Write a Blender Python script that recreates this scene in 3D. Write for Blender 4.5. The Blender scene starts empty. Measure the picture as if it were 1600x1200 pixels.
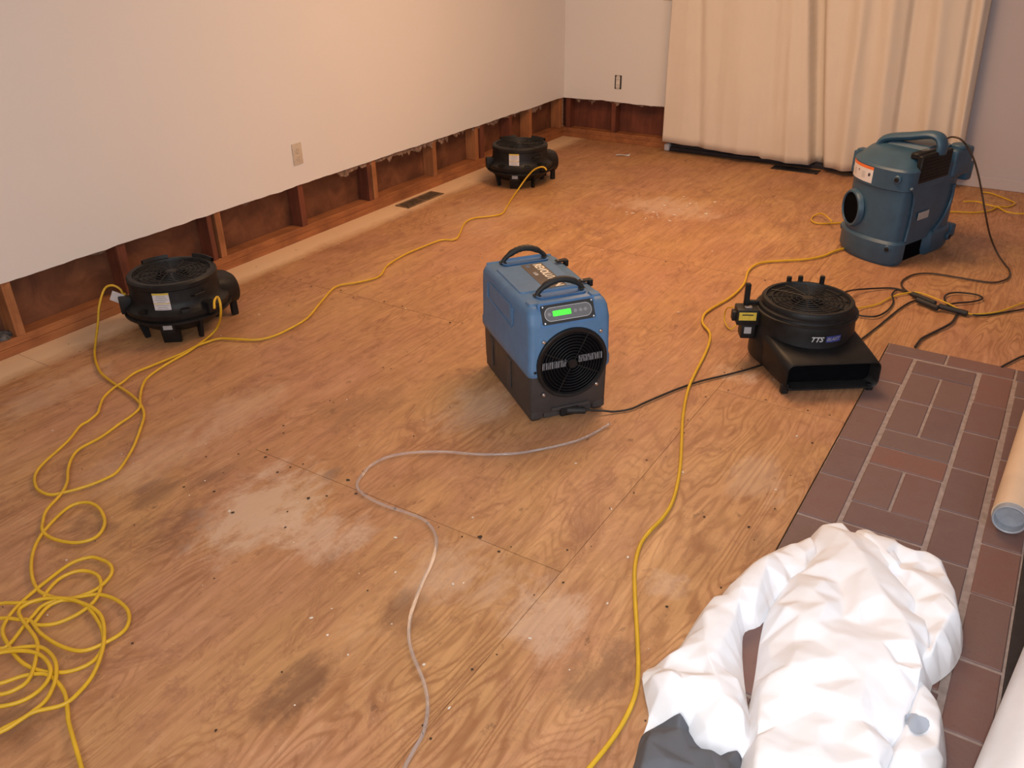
import bpy, bmesh, math, random
from mathutils import Vector, Matrix, noise
random.seed(7)
C = bpy.context.scene
COL = C.collection
PI = math.pi

# ------------------------------------------------------------------ camera, sky, lights, exposure
FPX = 1325.7
RT = Vector((0.84547712, 0.53382641, -0.0140645))
UP = Vector((-0.24558374, 0.41207411, 0.87743009))
FW = Vector((-0.47419097, 0.73839305, -0.47949832))
EYE = Vector((0, 0, 1.6))
cd = bpy.data.cameras.new('camera'); cam = bpy.data.objects.new('camera', cd); COL.objects.link(cam)
cd.sensor_fit = 'HORIZONTAL'; cd.sensor_width = 36; cd.lens = 36 * FPX / 1600; cd.clip_start = 0.02
cam.matrix_world = Matrix(((RT.x, UP.x, -FW.x, EYE.x), (RT.y, UP.y, -FW.y, EYE.y), (RT.z, UP.z, -FW.z, EYE.z), (0, 0, 0, 1)))
C.camera = cam

def P(px, py, z=0.0):
    """world point at height z seen at a pixel of the 1600x1200 frame"""
    d = RT * ((px - 800) / FPX) - UP * ((py - 600) / FPX) + FW
    return EYE + d * ((z - EYE.z) / d.z)
def PY(px, py, y):
    d = RT * ((px - 800) / FPX) - UP * ((py - 600) / FPX) + FW
    return EYE + d * (y / d.y)

w = bpy.data.worlds.new('world'); C.world = w; w.use_nodes = True
w.node_tree.nodes['Background'].inputs[0].default_value = (0.55, 0.68, 0.9, 1)
w.node_tree.nodes['Background'].inputs[1].default_value = 0.12

def area(name, loc, target, sx, sy, power, col):
    l = bpy.data.lights.new(name, 'AREA'); l.shape = 'RECTANGLE'; l.size = sx; l.size_y = sy; l.energy = power; l.color = col
    o = bpy.data.objects.new(name, l); COL.objects.link(o); o.location = loc
    o.rotation_euler = (Vector(target) - Vector(loc)).to_track_quat('-Z', 'Y').to_euler()
    return o
area('ceiling_lamp_light', (-1.6, 4.0, 2.36), (-1.6, 4.0, 0), 1.2, 1.2, 45, (1.0, 0.565, 0.28))
area('window_daylight', (1.80, 1.25, 1.35), (-0.4, 1.9, 0.1), 1.2, 1.1, 24, (0.74, 0.86, 1.0))
area('window_daylight', (-0.4, -1.12, 1.55), (-0.9, 2.5, 0.6), 1.6, 1.1, 36, (0.96, 0.92, 0.90))
area('camera_flash', (0.03, -0.03, 1.67), (-0.75, 2.2, 0.2), 0.06, 0.04, 29, (0.88, 0.94, 1.0))
C.view_settings.view_transform = 'Standard'; C.view_settings.look = 'None'
C.view_settings.gamma = 1; C.view_settings.exposure = 0.0; C.view_settings.use_curve_mapping = False

# ------------------------------------------------------------------ materials
class N:
    def __init__(s, name):
        s.m = bpy.data.materials.new(name); s.m.use_nodes = True; s.t = s.m.node_tree
        s.b = s.t.nodes['Principled BSDF']
    def new(s, k, **kw):
        n = s.t.nodes.new(k)
        for a, v in kw.items(): setattr(n, a, v)
        return n
    def link(s, a, b): s.t.links.new(a, b)
    def math(s, op, a, b=None, c=None, clamp=False):
        n = s.new('ShaderNodeMath', operation=op, use_clamp=clamp)
        for i, v in enumerate((a, b, c)):
            if v is None: continue
            if isinstance(v, (int, float)): n.inputs[i].default_value = v
            else: s.link(v, n.inputs[i])
        return n.outputs[0]
    def mix(s, f, a, b, mode='MIX'):
        n = s.new('ShaderNodeMix', data_type='RGBA', blend_type=mode)
        for i, v in ((0, f), (6, a), (7, b)):
            if isinstance(v, (int, float)): n.inputs[i].default_value = v
            elif isinstance(v, tuple): n.inputs[i].default_value = (*v[:3], 1)
            else: s.link(v, n.inputs[i])
        return n.outputs[2]
    def coord(s, scale=(1, 1, 1), kind='Object', off=None):
        tc = s.new('ShaderNodeTexCoord'); mp = s.new('ShaderNodeMapping'); mp.inputs['Scale'].default_value = scale
        s.link(tc.outputs[kind], mp.inputs[0])
        if off is not None: s.link(off, mp.inputs['Location'])
        return mp.outputs[0]
    def noise(s, vec, scale, detail=3, rough=0.55, dist=0.0):
        n = s.new('ShaderNodeTexNoise'); n.inputs['Scale'].default_value = scale; n.inputs['Detail'].default_value = detail
        n.inputs['Roughness'].default_value = rough; n.inputs['Distortion'].default_value = dist
        s.link(vec, n.inputs['Vector']); return n.outputs['Fac']
    def ramp(s, f, stops):
        n = s.new('ShaderNodeValToRGB'); e = n.color_ramp.elements
        while len(e) < len(stops): e.new(0.5)
        for i, (p, c) in enumerate(stops):
            e[i].position = p; e[i].color = (*c, 1) if isinstance(c, tuple) else (c, c, c, 1)
        s.link(f, n.inputs[0]); return n.outputs[0]
    def bump(s, h, strength=0.3, dist=0.002):
        n = s.new('ShaderNodeBump'); n.inputs['Strength'].default_value = strength; n.inputs['Distance'].default_value = dist
        s.link(h, n.inputs['Height']); s.link(n.outputs[0], s.b.inputs['Normal'])
    def rnd(s): return s.new('ShaderNodeObjectInfo').outputs['Random']

def mat(name, col, rough=0.5, metal=0.0, var=0.12, vs=30, bump=0.1, bs=400, emit=None, es=1.0, spec=None):
    n = N(name); v = n.coord()
    f = n.noise(v, vs, 4)
    dark = tuple(c * (1 - var * 1.6) for c in col); light = tuple(min(1, c * (1 + var)) for c in col)
    c = n.mix(n.ramp(f, [(0.3, 0.0), (0.7, 1.0)]), dark, light)
    n.link(c, n.b.inputs['Base Color'])
    n.b.inputs['Roughness'].default_value = rough; n.b.inputs['Metallic'].default_value = metal
    if spec is not None: n.b.inputs['Specular IOR Level'].default_value = spec
    if bump: n.bump(n.noise(v, bs, 2), bump, 0.001)
    if emit:
        n.b.inputs['Emission Color'].default_value = (*emit, 1); n.b.inputs['Emission Strength'].default_value = es
    return n.m

def plywood():
    n = N('plywood'); tc = n.new('ShaderNodeTexCoord'); sep = n.new('ShaderNodeSeparateXYZ'); n.link(tc.outputs['Object'], sep.inputs[0])
    X, Y = sep.outputs[0], sep.outputs[1]
    r = n.rnd(); comb = n.new('ShaderNodeCombineXYZ'); n.link(n.math('MULTIPLY', r, 57.0), comb.inputs[2]); n.link(n.math('MULTIPLY', r, 13.0), comb.inputs[0])
    v = n.coord((2.3, 0.42, 1), off=comb.outputs[0])
    field = n.noise(v, 1.5, 3.0, 0.5, 0.35)
    g = n.math('SINE', n.math('MULTIPLY', field, 230.0))
    g = n.math('MULTIPLY_ADD', g, 0.5, 0.5)
    vf = n.coord((70, 3.5, 1), off=comb.outputs[0]); fib = n.noise(vf, 1.0, 4, 0.6)
    vm = n.coord((6.5, 1.7, 1), off=comb.outputs[0]); streak = n.noise(vm, 1.0, 7, 0.72, 1.1)
    big = n.noise(n.coord((1, 0.8, 1)), 1.1, 3, 0.6)
    base = n.mix(n.ramp(streak, [(0.30, 0.0), (0.68, 1.0)]), (0.34, 0.165, 0.068), (0.61, 0.335, 0.150))
    base = n.mix(n.ramp(big, [(0.35, 0.0), (0.65, 0.7)]), base, (0.47, 0.225, 0.115))
    hue = n.noise(n.coord((1.4, .9, 1)), 1.7, 4, 0.6)
    base = n.mix(n.ramp(hue, [(0.45, 0.0), (0.65, 0.35)]), base, (0.56, 0.33, 0.115))
    base = n.mix(n.ramp(hue, [(0.34, 0.45), (0.50, 0.0)]), base, (0.47, 0.235, 0.150))
    mott = n.noise(n.coord((10, 4.5, 1)), 1.4, 7, 0.78, 1.2)
    base = n.mix(n.ramp(mott, [(0.34, 0.65), (0.48, 0.0)]), base, (0.27, 0.115, 0.055))
    base = n.mix(n.ramp(mott, [(0.56, 0.0), (0.72, 0.45)]), base, (0.68, 0.42, 0.24))
    bl = n.noise(n.coord((1.5, 1.1, 1)), 2.6, 8, 0.78, 0.6)
    base = n.mix(n.ramp(bl, [(0.36, 0.65), (0.45, 0.0)]), base, (0.30, 0.135, 0.075))
    base = n.mix(n.ramp(bl, [(0.56, 0.0), (0.66, 0.30)]), base, (0.60, 0.36, 0.20))
    # growth-ring figure, clearer in some areas than others
    gm = n.math('MULTIPLY', n.ramp(g, [(0.0, 1.0), (0.55, 0.0)]), n.math('ADD', n.ramp(n.noise(n.coord((1.2, .7, 1)), 2.3, 3), [(0.44, 0.03), (0.62, 0.42)]), n.ramp(n.math('MULTIPLY_ADD', X, 0.5, 0.9), [(0.15, 0.0), (0.55, 0.22)])))
    base = n.mix(gm, base, (0.25, 0.095, 0.032))
    base = n.mix(n.math('MULTIPLY', n.ramp(fib, [(0.38, 1.0), (0.56, 0.0)]), 0.25), base, (0.22, 0.09, 0.035))
    # nail rust and dirt specks
    base = n.mix(n.ramp(n.noise(n.coord((6, 3, 1)), 3.2, 5, 0.7), [(0.63, 0.0), (0.70, 0.6)]), base, (0.13, 0.06, 0.03))
    fine = n.noise(n.coord((5, 2.6, 1)), 1.6, 8, 0.78, 0.4)
    def blob(cx, cy, rx, ry, gain=1.0):
        a = n.math('MULTIPLY', n.math('SUBTRACT', X, cx), 1 / rx); b = n.math('MULTIPLY', n.math('SUBTRACT', Y, cy), 1 / ry)
        d = n.math('ADD', n.math('MULTIPLY', a, a), n.math('MULTIPLY', b, b))
        d = n.math('ADD', d, n.math('MULTIPLY', n.math('SUBTRACT', fine, 0.5), 7.0))
        return n.math('MULTIPLY', n.math('SUBTRACT', 1.0, n.math('MULTIPLY', d, 0.8), clamp=True), gain)
    for (px, py, rx, ry, gn) in ((420, 790, .17, .26, .7), (500, 830, .16, .12, .6), (370, 640, .13, .2, .3), (860, 960, .12, .14, .5), (740, 640, .13, .2, .4),
                             (1045, 325, .30, .22, .6), (720, 900, .16, .16, .4), (230, 720, .15, .22, .25), (80, 610, .14, .25, .35), (1180, 745, .10, .14, .3),
                             (1040, 915, .06, .06, .4), (760, 340, .3, .35, .2), (1150, 585, .10, .07, .6)):
        p = P(px, py); base = n.mix(blob(p.x, p.y, rx, ry, gn), base, (0.64, 0.46, 0.33))
    for (px, py, rx, ry, gn) in ((450, 1080, .07, .12, .6), (940, 1050, .07, .13, .55), (640, 960, .10, .08, .5), (260, 830, .10, .14, .5), (140, 820, .09, .06, .5), (240, 770, .07, .09, .5),
                             (330, 745, .05, .09, .45), (1255, 850, .05, .14, .55), (560, 640, .12, .2, .3), (1075, 240, .22, .05, .7), (1510, 405, .16, .10, .5), (1190, 850, .05, .08, .4),
                             (520, 740, .03, .05, .5), (40, 1120, .10, .08, .5)):
        p = P(px, py); base = n.mix(blob(p.x, p.y, rx, ry, gn), base, (0.135, 0.062, 0.035))
    # pale strip by the wall where the tack strip used to lie
    e = n.math('MULTIPLY_ADD', n.math('SUBTRACT', fine, 0.5), 0.14, X)
    strip = n.ramp(n.math('MULTIPLY', n.math('ADD', e, 3.54), 2.0), [(0.27, 0.9), (0.46, 0.0)])
    base = n.mix(strip, base, (0.84, 0.60, 0.38))
    n.link(base, n.b.inputs['Base Color']); n.b.inputs['Roughness'].default_value = 0.5
    n.link(n.ramp(streak, [(0.3, 0.62), (0.7, 0.42)]), n.b.inputs['Roughness'])
    n.bump(n.math('ADD', fib, gm), 0.18, 0.001)
    return n.m

def timber(name, a, b, sc=(3, 30, 30)):
    n = N(name); v = n.coord(sc); f = n.noise(v, 1.0, 5, 0.6, 0.8); f2 = n.noise(n.coord(), 6, 4)
    c = n.mix(n.ramp(f, [(0.3, 0.0), (0.7, 1.0)]), a, b); c = n.mix(n.ramp(f2, [(0.45, 0.0), (0.75, 0.6)]), c, tuple(x * .45 for x in a))
    n.link(c, n.b.inputs['Base Color']); n.b.inputs['Roughness'].default_value = 0.7; n.bump(f, 0.3, 0.002); return n.m

def brickmat():
    n = N('brick_clay'); r = n.rnd()
    c = n.ramp(r, [(0.0, (0.150, 0.088, 0.084)), (0.3, (0.185, 0.095, 0.082)), (0.55, (0.165, 0.105, 0.095)), (0.8, (0.215, 0.095, 0.072)), (1.0, (0.135, 0.092, 0.092))])
    v = n.coord(); f = n.noise(v, 18, 5, 0.7); c = n.mix(n.ramp(f, [(0.35, 0.0), (0.7, 0.55)]), c, (0.18, 0.118, 0.105))
    c = n.mix(n.ramp(n.noise(v, 90, 4, 0.7), [(0.60, 0.0), (0.72, 0.5)]), c, (0.09, 0.055, 0.05))
    n.link(c, n.b.inputs['Base Color']); n.b.inputs['Roughness'].default_value = 0.62; n.bump(n.noise(v, 120, 4), 0.35, 0.002); return n.m

def fabric(name, col, sc=900):
    n = N(name); v = n.coord(); f = n.noise(v, 6, 3)
    c = n.mix(f, tuple(x * .93 for x in col), col); n.link(c, n.b.inputs['Base Color'])
    n.b.inputs['Roughness'].default_value = 0.85; n.b.inputs['Specular IOR Level'].default_value = 0.25
    wv = n.noise(n.coord((1, 1, 1)), sc, 2); n.bump(wv, 0.12, 0.001); return n.m

def paint(name, col, peel=180):
    n = N(name); v = n.coord(); f = n.noise(v, 1.3, 4); c = n.mix(f, tuple(x * .95 for x in col), col)
    n.link(c, n.b.inputs['Base Color']); n.b.inputs['Roughness'].default_value = 0.6
    n.bump(n.noise(v, peel, 3), 0.12, 0.002); return n.m

def clear_vinyl():
    n = N('clear_vinyl'); b = n.b
    f = n.noise(n.coord(), 20, 2)
    n.link(n.mix(f, (0.85, 0.85, 0.87), (0.98, 0.97, 0.97)), b.inputs['Base Color'])
    b.inputs['Roughness'].default_value = 0.08; b.inputs['Transmission Weight'].default_value = 0.86; b.inputs['IOR'].default_value = 1.35
    return n.m

M = dict(
    ply=plywood(), stud=timber('stud_timber', (0.30, 0.105, 0.035), (0.44, 0.185, 0.07), (30, 30, 3)),
    red=timber('dark_shaded_timber', (0.115, 0.030, 0.014), (0.20, 0.055, 0.025), (30, 30, 3)),  # dark red studs, plus shaded stud sides put into the colour
    plate=timber('plate_timber', (0.27, 0.09, 0.03), (0.43, 0.165, 0.055), (30, 2.5, 30)),
    sheath=timber('sheathing_board', (0.115, 0.036, 0.014), (0.22, 0.082, 0.034), (8, 8, 8)),
    wall=paint('wall_paint', (0.78, 0.75, 0.72)), wallr=paint('wall_right_shaded', (0.52, 0.47, 0.48)), ceil=paint('ceiling_paint', (0.8, 0.78, 0.74)),  # wallr: wall colour darkened where less light reaches the right part
    gyp=mat('torn_gypsum', (0.25, 0.16, 0.115), 0.9, var=.4, vs=60, bump=.6, bs=120), white=mat('white_plastic', (0.72, 0.68, 0.62), 0.4),
    ivory=mat('ivory_plastic', (0.58, 0.50, 0.40), 0.4, var=.05), brick=brickmat(),
    mortar=mat('mortar', (0.34, 0.27, 0.24), 0.9, var=.15, vs=40, bump=.6, bs=150), dark=mat('dark_metal', (0.04, 0.035, 0.035), 0.45, 0.3),
    alu=mat('bronze_aluminium', (0.05, 0.047, 0.055), 0.4, 0.6), black=mat('black_plastic', (0.009, 0.009, 0.0095), 0.48, var=.3, vs=25, bump=.3, bs=500, spec=.32),
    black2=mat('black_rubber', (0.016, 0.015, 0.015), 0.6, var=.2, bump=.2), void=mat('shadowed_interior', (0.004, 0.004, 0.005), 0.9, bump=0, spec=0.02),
    ublue=mat('blue_plastic', (0.082, 0.180, 0.325), 0.5, var=.06, vs=20, bump=.25, bs=350), ublue2=mat('deep_blue_plastic', (0.06, 0.16, 0.34), 0.5, var=.06),
    ugrey=mat('charcoal_plastic', (0.045, 0.040, 0.039), 0.55, var=.1, vs=15, bump=.25, bs=350), panel=mat('panel_grey', (0.13, 0.13, 0.135), 0.4, var=.04),
    line=mat('pale_print', (0.55, 0.55, 0.56), 0.5, var=0), lcd=mat('lit_display', (0.05, 0.5, 0.03), 0.3, var=0, bump=0, emit=(0.06, 1.0, 0.03), es=0.75),
    chrome=mat('steel', (0.6, 0.6, 0.6), 0.3, 1.0, var=.05), lab=mat('label_brown', (0.11, 0.09, 0.075), 0.4, var=.1, vs=12), cream=mat('cream_print', (0.85, 0.76, 0.6), 0.5, var=0),
    lpap=mat('label_paper', (0.66, 0.64, 0.65), 0.5, var=.05), lpap2=mat('grey_label_paper', (0.38, 0.38, 0.38), 0.5, var=.1, vs=200), yel=mat('yellow_print', (0.65, 0.48, 0.06), 0.5, var=.1, vs=80),
    orange=mat('orange_print', (0.75, 0.17, 0.04), 0.5, var=.05), print=mat('grey_print', (0.25, 0.25, 0.27), 0.6, var=0), blk=mat('black_print', (0.02, 0.02, 0.02), 0.6, var=0),
    bprint=mat('blue_print', (0.035, 0.045, 0.22), 0.5, var=.2, vs=40), sblue=mat('teal_blue_plastic', (0.034, 0.088, 0.145), 0.42, var=.1, vs=12, bump=.35, bs=160),
    ycord=mat('yellow_cord', (0.66, 0.40, 0.02), 0.42, var=.07, vs=20, bump=.1), bcord=mat('black_cord', (0.016, 0.013, 0.012), 0.45, var=.2), brcord=mat('brown_cord', (0.05, 0.028, 0.016), 0.45, var=.2),
    vinyl=clear_vinyl(), curtain=fabric('curtain_fabric', (0.74, 0.66, 0.56)), tyvek=fabric('coverall_fabric', (0.93, 0.94, 0.97), 500), greycl=fabric('grey_fabric', (0.125, 0.13, 0.145)),
    patch=fabric('blue_grey_shade', (0.42, 0.47, 0.55)), tube=mat('cream_tube', (0.70, 0.52, 0.36), 0.5, var=.05, vs=8), tubein=mat('grey_tube', (0.34, 0.36, 0.40), 0.35, 0.0, var=.1), film=mat('white_film', (0.80, 0.82, 0.86), 0.35, var=.04, vs=8),
    vent=mat('brown_vent', (0.20, 0.125, 0.07), 0.5, .0, var=.3, vs=30), chip=mat('plaster_chip', (0.75, 0.66, 0.55), 0.9), hole=mat('nail_rust', (0.05, 0.028, 0.016), 0.8),
    wire=mat('mineral_wool', (0.12, 0.11, 0.105), 0.95, var=.4, vs=60, bump=.8, bs=100), glass=None)
g = N('window_glass'); g.b.inputs['Transmission Weight'].default_value = 1; g.b.inputs['Roughness'].default_value = 0.02
g.link(g.mix(g.noise(g.coord(), 2, 1), (0.9, 0.95, 0.95), (0.95, 0.98, 0.98)), g.b.inputs['Base Color']); M['glass'] = g.m
lampm = mat('lamp_diffuser', (0.9, 0.85, 0.75), 0.4, emit=(1.0, 0.75, 0.5), es=3.0)

# ------------------------------------------------------------------ mesh helpers
class B:
    def __init__(s): s.m = bmesh.new()
    def box(s, x0, x1, y0, y1, z0, z1, bev=0.0, mtx=None, seg=1):
        r = bmesh.ops.create_cube(s.m, size=1.0); vs = r['verts']
        for v in vs: v.co = Vector((x0 + (v.co.x + .5) * (x1 - x0), y0 + (v.co.y + .5) * (y1 - y0), z0 + (v.co.z + .5) * (z1 - z0)))
        if bev:
            es = list({e for v in vs for e in v.link_edges})
            o = bmesh.ops.bevel(s.m, geom=es, offset=bev, segments=seg, affect='EDGES', profile=0.6)
            vs = list({v for f in o['faces'] for v in f.verts} | {v for v in vs if v.is_valid})
        if mtx: bmesh.ops.transform(s.m, matrix=mtx, verts=vs)
        return s
    def loft(s, rings, cap0=True, cap1=True, closed=True):
        R = [[s.m.verts.new(p) for p in r] for r in rings]; n = len(R[0])
        for a, b in zip(R, R[1:]):
            for i in range(n if closed else n - 1):
                j = (i + 1) % n
                try: s.m.faces.new((a[i], a[j], b[j], b[i]))
                except ValueError: pass
        if cap0: s.m.faces.new(list(reversed(R[0])))
        if cap1: s.m.faces.new(R[-1])
        return s
    def cyl(s, p0, p1, r0, r1=None, n=16, cap=True):
        r1 = r0 if r1 is None else r1; p0 = Vector(p0); p1 = Vector(p1); d = (p1 - p0).normalized()
        a = d.orthogonal().normalized(); b = d.cross(a)
        f = lambda p, r: [p + (a * math.cos(t) + b * math.sin(t)) * r for t in [2 * PI * i / n for i in range(n)]]
        return s.loft([f(p0, r0), f(p1, r1)], cap, cap)
    def rcyl(s, p0, p1, r, bev=.003, n=20):
        p0 = Vector(p0); p1 = Vector(p1); d = (p1 - p0).normalized(); a = d.orthogonal().normalized(); b = d.cross(a)
        f = lambda p, r: [p + (a * math.cos(t) + b * math.sin(t)) * r for t in [2 * PI * i / n for i in range(n)]]
        return s.loft([f(p0, r - bev), f(p0 + d * bev, r), f(p1 - d * bev, r), f(p1, r - bev)])
    def lathe(s, prof, n=48, c=(0, 0), a0=0, a1=2 * PI):
        full = abs(a1 - a0 - 2 * PI) < 1e-4
        k = n if full else n + 1
        rings = [[Vector((c[0] + r * math.cos(t), c[1] + r * math.sin(t), z)) for t in [a0 + (a1 - a0) * i / n for i in range(k)]] for r, z in prof]
        return s.loft(rings, False, False, full)
    def tube(s, pts, r, n=8, cap=True, closed=False):
        pts = [Vector(p) for p in pts]; m = len(pts); rings = []; a = None
        for i, p in enumerate(pts):
            t = (pts[(i + 1) % m] - pts[i - 1]) if closed else (pts[min(i + 1, m - 1)] - pts[max(i - 1, 0)])
            t.normalize()
            a = t.orthogonal().normalized() if a is None else (a - t * a.dot(t)).normalized()
            b = t.cross(a); rr = r[i] if isinstance(r, list) else r
            rings.append([p + (a * math.cos(u) + b * math.sin(u)) * rr for u in [2 * PI * j / n for j in range(n)]])
        if closed: rings.append(rings[0]); return s.loft(rings, False, False)
        return s.loft(rings, cap, cap)
    def prism(s, pts, z0, z1, bev=0):
        lo = [Vector((p[0], p[1], z0)) for p in pts]; hi = [Vector((p[0], p[1], z1)) for p in pts]
        return s.loft([lo, hi])
    def grid(s, f, nu, nv):
        V = [[s.m.verts.new(f(i / nu, j / nv)) for j in range(nv + 1)] for i in range(nu + 1)]
        for i in range(nu):
            for j in range(nv): s.m.faces.new((V[i][j], V[i + 1][j], V[i + 1][j + 1], V[i][j + 1]))
        return s
    def mesh(s, name, m, smooth=False, angle=40):
        bmesh.ops.remove_doubles(s.m, verts=s.m.verts, dist=1e-6)
        bmesh.ops.recalc_face_normals(s.m, faces=s.m.faces)
        me = bpy.data.meshes.new(name); s.m.to_mesh(me); s.m.free(); me.materials.append(M[m] if isinstance(m, str) else m)
        if smooth:
            me.shade_smooth()
            if angle < 180: me.set_sharp_from_angle(angle=math.radians(angle))
        return me
    def split(s, name, m, parent, **kw):
        seen = set(); groups = []
        for v in s.m.verts:
            if v in seen: continue
            st = [v]; seen.add(v); g_ = []
            while st:
                a = st.pop(); g_.append(a)
                for e in a.link_edges:
                    o = e.other_vert(a)
                    if o not in seen: seen.add(o); st.append(o)
            groups.append(g_)
        out = []
        for g_ in groups:
            b = B(); mp = {v: b.m.verts.new(v.co) for v in g_}; fs = {f for v in g_ for f in v.link_faces}
            for f in fs: b.m.faces.new([mp[v] for v in f.verts])
            out.append(b.obj(name, m, parent, **kw))
        s.m.free(); return out
    def obj(s, name, m, parent=None, smooth=True, angle=40, label=None, kind=None, cat=None, group=None, bevel=0):
        o = bpy.data.objects.new(name, s.mesh(name, m, smooth, angle)); COL.objects.link(o)
        if parent: o.parent = parent
        if bevel:
            md = o.modifiers.new('bevel', 'BEVEL'); md.width = bevel; md.segments = 2; md.limit_method = 'ANGLE'; md.angle_limit = math.radians(35)
        return tag(o, label, cat, group, kind)
def tag(o, label=None, cat=None, group=None, kind=None):
    for k, v in (('label', label), ('category', cat), ('group', group), ('kind', kind)):
        if v: o[k] = v
    return o
def empty(name, loc, rz=0, label=None, cat=None, group=None, kind=None):
    o = bpy.data.objects.new(name, None); COL.objects.link(o); o.location = loc; o.rotation_euler = (0, 0, rz); o.empty_display_size = .05
    return tag(o, label, cat, group, kind)
def shared(name, me, parent, loc=(0, 0, 0), rot=(0, 0, 0), scale=(1, 1, 1)):
    o = bpy.data.objects.new(name, me); COL.objects.link(o); o.parent = parent; o.location = loc; o.rotation_euler = rot; o.scale = scale; return o
def lettering(body, size, m, parent, fn, name='lettering', shear=0.0, bold=0.0, extrude=0.0004):
    """flat print: text turned into a mesh and laid on a surface by fn(u, v, w)"""
    cu = bpy.data.curves.new(name, 'FONT'); cu.body = body; cu.size = size; cu.align_x = 'CENTER'; cu.align_y = 'CENTER'; cu.shear = shear; cu.offset = bold; cu.extrude = extrude; cu.resolution_u = 3
    t = bpy.data.objects.new(name, cu); COL.objects.link(t)
    dg = bpy.context.evaluated_depsgraph_get(); me = bpy.data.meshes.new_from_object(t.evaluated_get(dg)); bpy.data.objects.remove(t); bpy.data.curves.remove(cu)
    for v in me.vertices: v.co = fn(v.co.x, v.co.y, v.co.z)
    me.materials.clear(); me.materials.append(M[m]); o = bpy.data.objects.new(name, me); COL.objects.link(o); o.parent = parent; return o
def spline(pts, step=4, closed=False):
    pts = [Vector(p) for p in pts]; out = []; n = len(pts)
    rng = range(n) if closed else range(n - 1)
    for i in rng:
        if closed: a, b, c, d = pts[i - 1], pts[i], pts[(i + 1) % n], pts[(i + 2) % n]
        else: a, b, c, d = pts[max(i - 1, 0)], pts[i], pts[i + 1], pts[min(i + 2, n - 1)]
        for k in range(step):
            t = k / step
            out.append(0.5 * ((2 * b) + (c - a) * t + (2 * a - 5 * b + 4 * c - d) * t * t + (3 * b - a - 3 * c + d) * t ** 3))
    if not closed: out.append(pts[-1])
    return out

# ------------------------------------------------------------------ setting: floor
XL = -3.542; YB = 6.372
fl = B(); fl.box(-3.75, 1.95, -1.25, 6.75, -0.08, -0.019); floor = fl.obj('floor', 'dark', kind='structure', smooth=False)
GAP = 0.0012
HX0, HX1, HY1 = -0.397, 0.205, 3.590
def sheet(poly):
    b = B(); b.prism(poly, -0.0185, random.uniform(-0.0006, 0.0)); b.obj('plywood_sheet', 'ply', floor, smooth=False, bevel=0.0005)
cols = [(-3.70, -3.32), (-3.32, -2.10), (-2.10, -0.88), (-0.88, 0.34), (0.34, 1.56), (1.56, 1.93)]
for i, (x0, x1) in enumerate(cols):
    js = [-1.22] + ([-0.83, 1.608, 4.046, 6.48] if i % 2 == 0 else [0.39, 2.83, 5.27]) + [6.70]
    for y0, y1 in zip(js, js[1:]):
        a, b_, c, d = x0 + .0006, x1 - .0006, y0 + GAP, y1 - GAP
        if i == 3:
            if d <= HY1: sheet([(a, c), (HX0 - .003, c), (HX0 - .003, d), (a, d)])
            elif c < HY1: sheet([(a, c), (HX0 - .003, c), (HX0 - .003, HY1 + .003), (b_, HY1 + .003), (b_, d), (a, d)])
            else: sheet([(a, c), (b_, c), (b_, d), (a, d)])
        else: sheet([(a, c), (b_, c), (b_, d), (a, d)])
# nails along the joints and joists, countable to nobody
nb = B()
def nail(x, y, r):
    k = 7; nb.m.faces.new([nb.m.verts.new((x + r * .7 * random.uniform(.6, 1.2) * math.cos(2 * PI * i / k), y + r * .7 * random.uniform(.6, 1.3) * math.sin(2 * PI * i / k), 0.0012)) for i in range(k)])
for x0, x1 in cols[:4]:
    for k in range(4):
        x = x0 + 0.02 + k * (x1 - x0 - .04) / 3
        y = 0.5
        while y < 6.2:
            y += random.uniform(.16, .34)
            xx = x + random.uniform(-.012, .012)
            if xx < -3.5 or (xx > HX0 - .02 and y < HY1 + .05): continue
            nail(xx, y, random.choice((.0035, .0045, .006)))
for i, ys in ((2, (1.608, 4.046)), (1, (2.83, 5.27)), (3, (2.83, 5.27))):
    for yy in ys:
        for k in range(9):
            for s in (-.018, .018):
                x = cols[i][0] + .06 + k * .14 + random.uniform(-.02, .02)
                if x > HX0 - .02 and yy < HY1: continue
                if random.random() < .7: nail(x, yy + s, random.choice((.004, .006, .008)))
for (px, py, r) in ((544, 750, .010), (434, 738, .008), (364, 801, .009), (482, 779, .009), (449, 800, .006), (335, 768, .007), (322, 714, .006), (616, 760, .004), (1042, 948, .006), (1100, 808, .006), (1170, 824, .008), (750, 840, .012)):
    p = P(px, py); nail(p.x, p.y, r)
nb.obj('nail_heads', 'hole', floor, kind='stuff', smooth=False)

# plaster crumbs
cb = B(); rr = random.Random(3)
for k in range(100):
    px = rr.uniform(30, 1250); py = rr.uniform(240, 1180); p = P(px, py)
    if p.x < -3.4 or (p.x > HX0 - .03 and p.y < HY1): continue
    s = rr.choice((.0015, .002, .003, .004)); h = s * .5
    bmesh.ops.create_icosphere(cb.m, subdivisions=1, radius=1, matrix=Matrix.Translation((p.x, p.y, h * .8)) @ Matrix.Rotation(rr.uniform(0, 3), 4, 'Z') @ Matrix.Diagonal((s * rr.uniform(.7, 2), s, h, 1)))
for k in range(40):
    p = P(rr.gauss(1045, 38), rr.gauss(330, 9)); s = rr.choice((.004, .008, .006)); bmesh.ops.create_icosphere(cb.m, subdivisions=1, radius=1, matrix=Matrix.Translation((p.x, p.y, s * .3)) @ Matrix.Rotation(rr.uniform(0, 3), 4, 'Z') @ Matrix.Diagonal((s * rr.uniform(.7, 2), s, s * .4, 1)))
cb.obj('plaster_crumbs', 'chip', kind='stuff', label='tiny pale plaster crumbs scattered over the bare plywood floor', cat='debris')

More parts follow.
